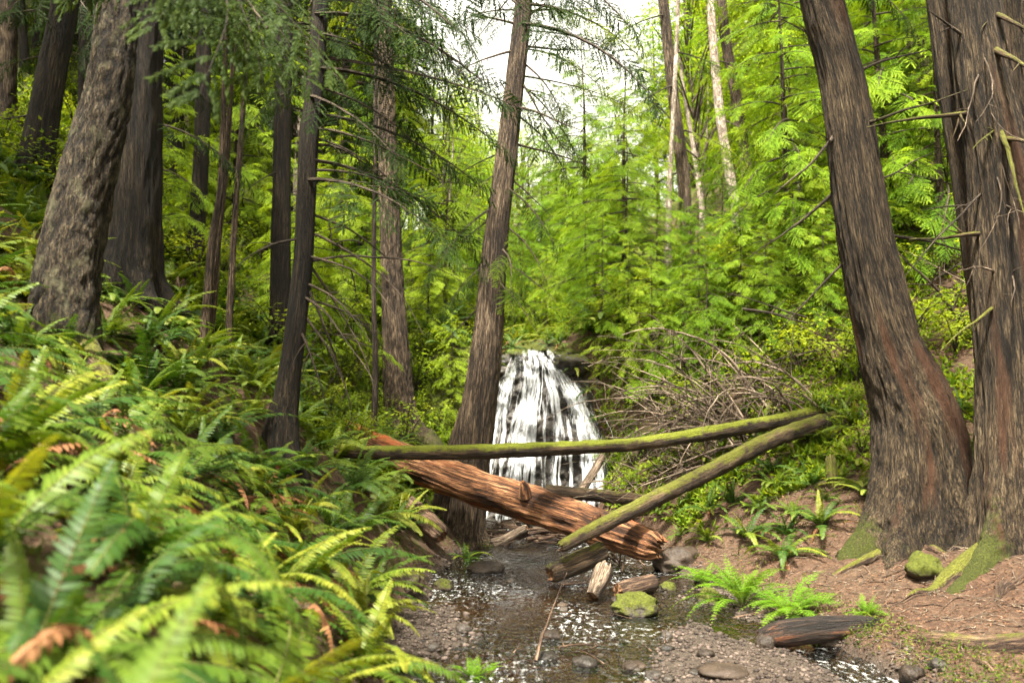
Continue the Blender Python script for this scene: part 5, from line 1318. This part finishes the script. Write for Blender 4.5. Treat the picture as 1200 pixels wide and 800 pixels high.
for tr in range(3000):
    px = rnd.uniform(385, 1010); py = rnd.uniform(335, 540); p = hit(px, py, 12.6)
    if (540 < px < 720 and py > 385) or p[1] > 26 or p[2] < .5 or not sparse(p[0], p[1], .33): continue
    if 715 < px < 985 and py > 590 - (px - 715) * .42 - 85: continue
    side = p[0] < 0
    put_shrub(p[0], p[1], rnd.uniform(.35, .75), 'leafy undergrowth shrub on the slope left of and behind the waterfall' if side else 'leafy green shrub on the slope right of and above the waterfall', 'shrubs left of the waterfall' if side else 'shrubs right of the waterfall'); k += 1
    if k >= 140: break
for k, (px, py, Y, s) in enumerate([(590, 398, 17.9, .4), (615, 392, 18.2, .35), (660, 395, 18.0, .45), (680, 420, 17.5, .5), (700, 470, 17.0, .4), (575, 420, 17.7, .4), (700, 430, 17.4, .7), (735, 470, 16.8, .7), (715, 505, 16.6, .5), (974, 500, 13.35, .32), (990, 482, 13.8, .4), (958, 482, 14.2, .35), (1010, 470, 14.4, .45), (760, 500, 15.8, .7), (670, 395, 18.2, .5), (790, 450, 16.5, .8), (840, 430, 16.5, .8), (740, 540, 15.2, .5), (545, 395, 18.2, .5), (520, 470, 16.9, .7), (480, 470, 16.5, .7), (500, 520, 15.7, .5), (440, 500, 15.6, .6), (405, 470, 15.4, .6)]):
    p = at(px, py, Y); o = put_shrub(p[0], Y, s, 'leafy shrub growing on the steep ground close beside the falling water' if px < 900 else 'leafy shrub over the upper ends of the mossy pole and the leaning mossy log', 'shrubs close beside the falling water' if px < 900 else 'shrubs over the upper log ends')

# ------------------------------------------------------------------ ground cover and litter: past counting
def scatter(name, n, xr, yr, mat, ln, wd, flat, cond, label, cat, dens=None, lift=.01):
    x = RN.uniform(*xr, n); y = yr[0] + (yr[1] - yr[0]) * RN.rand(n) ** 1.3; z = tz(x, y); ok = cond(x, y, z)
    cl = fbm(np.stack([x * .9, y * .9, x * 0 + 8], 1), 3) + .12
    sl = np.sqrt(1 + ((tz(x, y + .15) - z) / .15) ** 2 + ((tz(x + .15, y) - z) / .15) ** 2) / 2.2
    ok &= RN.rand(n) < np.clip(.45 + (dens or 1.) * cl, 0, 1) * np.clip(sl, .3, 1)
    x, y, z = x[ok], y[ok], z[ok]; n = len(x)
    d = RN.normal(size=(n, 3)); d[:, 2] = d[:, 2] * flat + (.5 if flat > .5 else 0)
    U = np.stack([RN.uniform(-.5, .5, n), RN.uniform(-.5, .5, n), np.ones(n)], 1)
    mb = MB(); leaves(mb, np.stack([x, y, z + lift + (RN.rand(n) * .07 if flat > .5 else 0)], 1), d, U, ln * RN.uniform(.5, 1.4, n), wd * RN.uniform(.6, 1.3, n), 0, RN.rand(n), .2)
    return tag(mb.build(name, [M[mat]], smooth=False), label, cat, kind='stuff')
land = lambda x, y, z: z > .09
scatter('leaf_litter', 52000, (-9, 8.5), (1.5, 16.5), 'litter', .045, .018, .22, land, 'brown needles, cones and dead leaves strewn over the soil', 'leaf litter')
scatter('ground_cover', 420000, (-12, 13), (12.4, 27), 'shrub', .12, .06, .8, lambda x, y, z: (z > .4) & ~((np.abs(x - .4) < 1.3) & (y < 18)), 'low green ground cover on the slopes', 'ground cover', 1.2)
scatter('moss_cover', 30000, (-6, .2), (1.5, 13), 'grass', .05, .02, .8, lambda x, y, z: (z > .12), 'moss and small green plants on the left bank', 'moss', 1.6)
scatter('moss_cover', 22000, (2.4, 9), (7, 14), 'grass', .055, .016, .9, lambda x, y, z: (z > .10) & ((y > 10.8) | (z < .22)) , 'grass and small green plants on the right bank', 'moss', 1.6)
scatter('leaf_litter', 60000, (2.3, 8.5), (6.5, 13.5), 'litter', .042, .011, .25, lambda x, y, z: z > .1, 'brown needles, bark flakes and dead leaves on the trodden right bank', 'leaf litter', .3)
scatter('moss_cover', 16000, (2.7, 4.6), (6.0, 9.2), 'grass', .04, .014, .9, lambda x, y, z: (z > .05) & (z < .24), 'moss and small plants along the undercut edge of the right bank', 'moss', 1.8)
# twigs and bark flakes on the right bank
mb = MB()
for k in range(1500):
    x = rnd.uniform(2.6, 7.5); y = rnd.uniform(7, 13); z = tz1(x, y)
    if z < .1: continue
    a = rnd.uniform(0, 6.28); L = rnd.uniform(.05, .28)
    tube(mb, [(x, y, z + .008), (x + math.cos(a) * L * .5, y + math.sin(a) * L * .5, z + .018), (x + math.cos(a + .2) * L, y + math.sin(a + .2) * L, tz1(x + math.cos(a) * L, y + math.sin(a) * L) + .008)], [.004, .005, .002], 4, 0, cap=False)
tag(mb.build('twig_litter', [M['deadgrey']]), 'small broken twigs scattered on the trodden right bank', 'twig litter', kind='stuff')

# ------------------------------------------------------------------ light, sky, camera
w = bpy.data.worlds.new('World'); scene.world = w; w.use_nodes = True; nt = w.node_tree; nt.nodes.clear()
out = nt.nodes.new('ShaderNodeOutputWorld'); bg = nt.nodes.new('ShaderNodeBackground'); sky = nt.nodes.new('ShaderNodeTexSky')
SUN_EL, SUN_AZ = 64, 200       # azimuth clockwise from +Y
sky.sky_type = 'NISHITA'; sky.sun_disc = False; sky.sun_elevation = R(SUN_EL); sky.sun_rotation = R(SUN_AZ)
sky.air_density = 1.; sky.dust_density = 3.; sky.ozone_density = 1.
bw = nt.nodes.new('ShaderNodeRGBToBW'); mx = nt.nodes.new('ShaderNodeMix'); mx.data_type = 'RGBA'; mx.inputs[0].default_value = .93
nt.links.new(sky.outputs[0], bw.inputs[0]); nt.links.new(sky.outputs[0], mx.inputs[6]); nt.links.new(bw.outputs[0], mx.inputs[7])
bg.inputs[1].default_value = .15; warm = nt.nodes.new('ShaderNodeMix'); warm.data_type = 'RGBA'; warm.blend_type = 'MULTIPLY'; warm.inputs[0].default_value = 1; warm.inputs[7].default_value = (1.06, 1., .84, 1); nt.links.new(mx.outputs[2], warm.inputs[6]); nt.links.new(warm.outputs[2], bg.inputs[0]); nt.links.new(bg.outputs[0], out.inputs[0])
sd = bpy.data.lights.new('sun', 'SUN'); sd.energy = 3.3; sd.angle = R(4); sd.color = (1, .93, .80)
so = bpy.data.objects.new('sun', sd); COL.objects.link(so)
v = Vector((math.sin(R(SUN_AZ)) * math.cos(R(SUN_EL)), math.cos(R(SUN_AZ)) * math.cos(R(SUN_EL)), math.sin(R(SUN_EL))))
so.rotation_euler = v.to_track_quat('Z', 'Y').to_euler()
cd = bpy.data.cameras.new('camera'); cd.sensor_width = 36; cd.lens = 36 * FPX / 1200; cd.clip_end = 2000; cd.clip_start = .05
cd.dof.use_dof = True; cd.dof.focus_distance = 11.5; cd.dof.aperture_fstop = 1.2
co = bpy.data.objects.new('camera', cd); COL.objects.link(co); co.location = (0, 0, CAMZ); co.rotation_euler = (R(90) + PITCH, 0, 0); scene.camera = co
scene.view_settings.view_transform = 'Standard'; scene.view_settings.look = 'None'; scene.view_settings.exposure = 2.85; scene.view_settings.gamma = 1
cy = scene.cycles
cy.max_bounces = 6; cy.diffuse_bounces = 3; cy.glossy_bounces = 3; cy.transmission_bounces = 4; cy.transparent_max_bounces = 8
cy.caustics_reflective = False; cy.caustics_refractive = False; cy.use_denoising = True; cy.denoising_prefilter = 'FAST'; cy.sample_clamp_indirect = 6
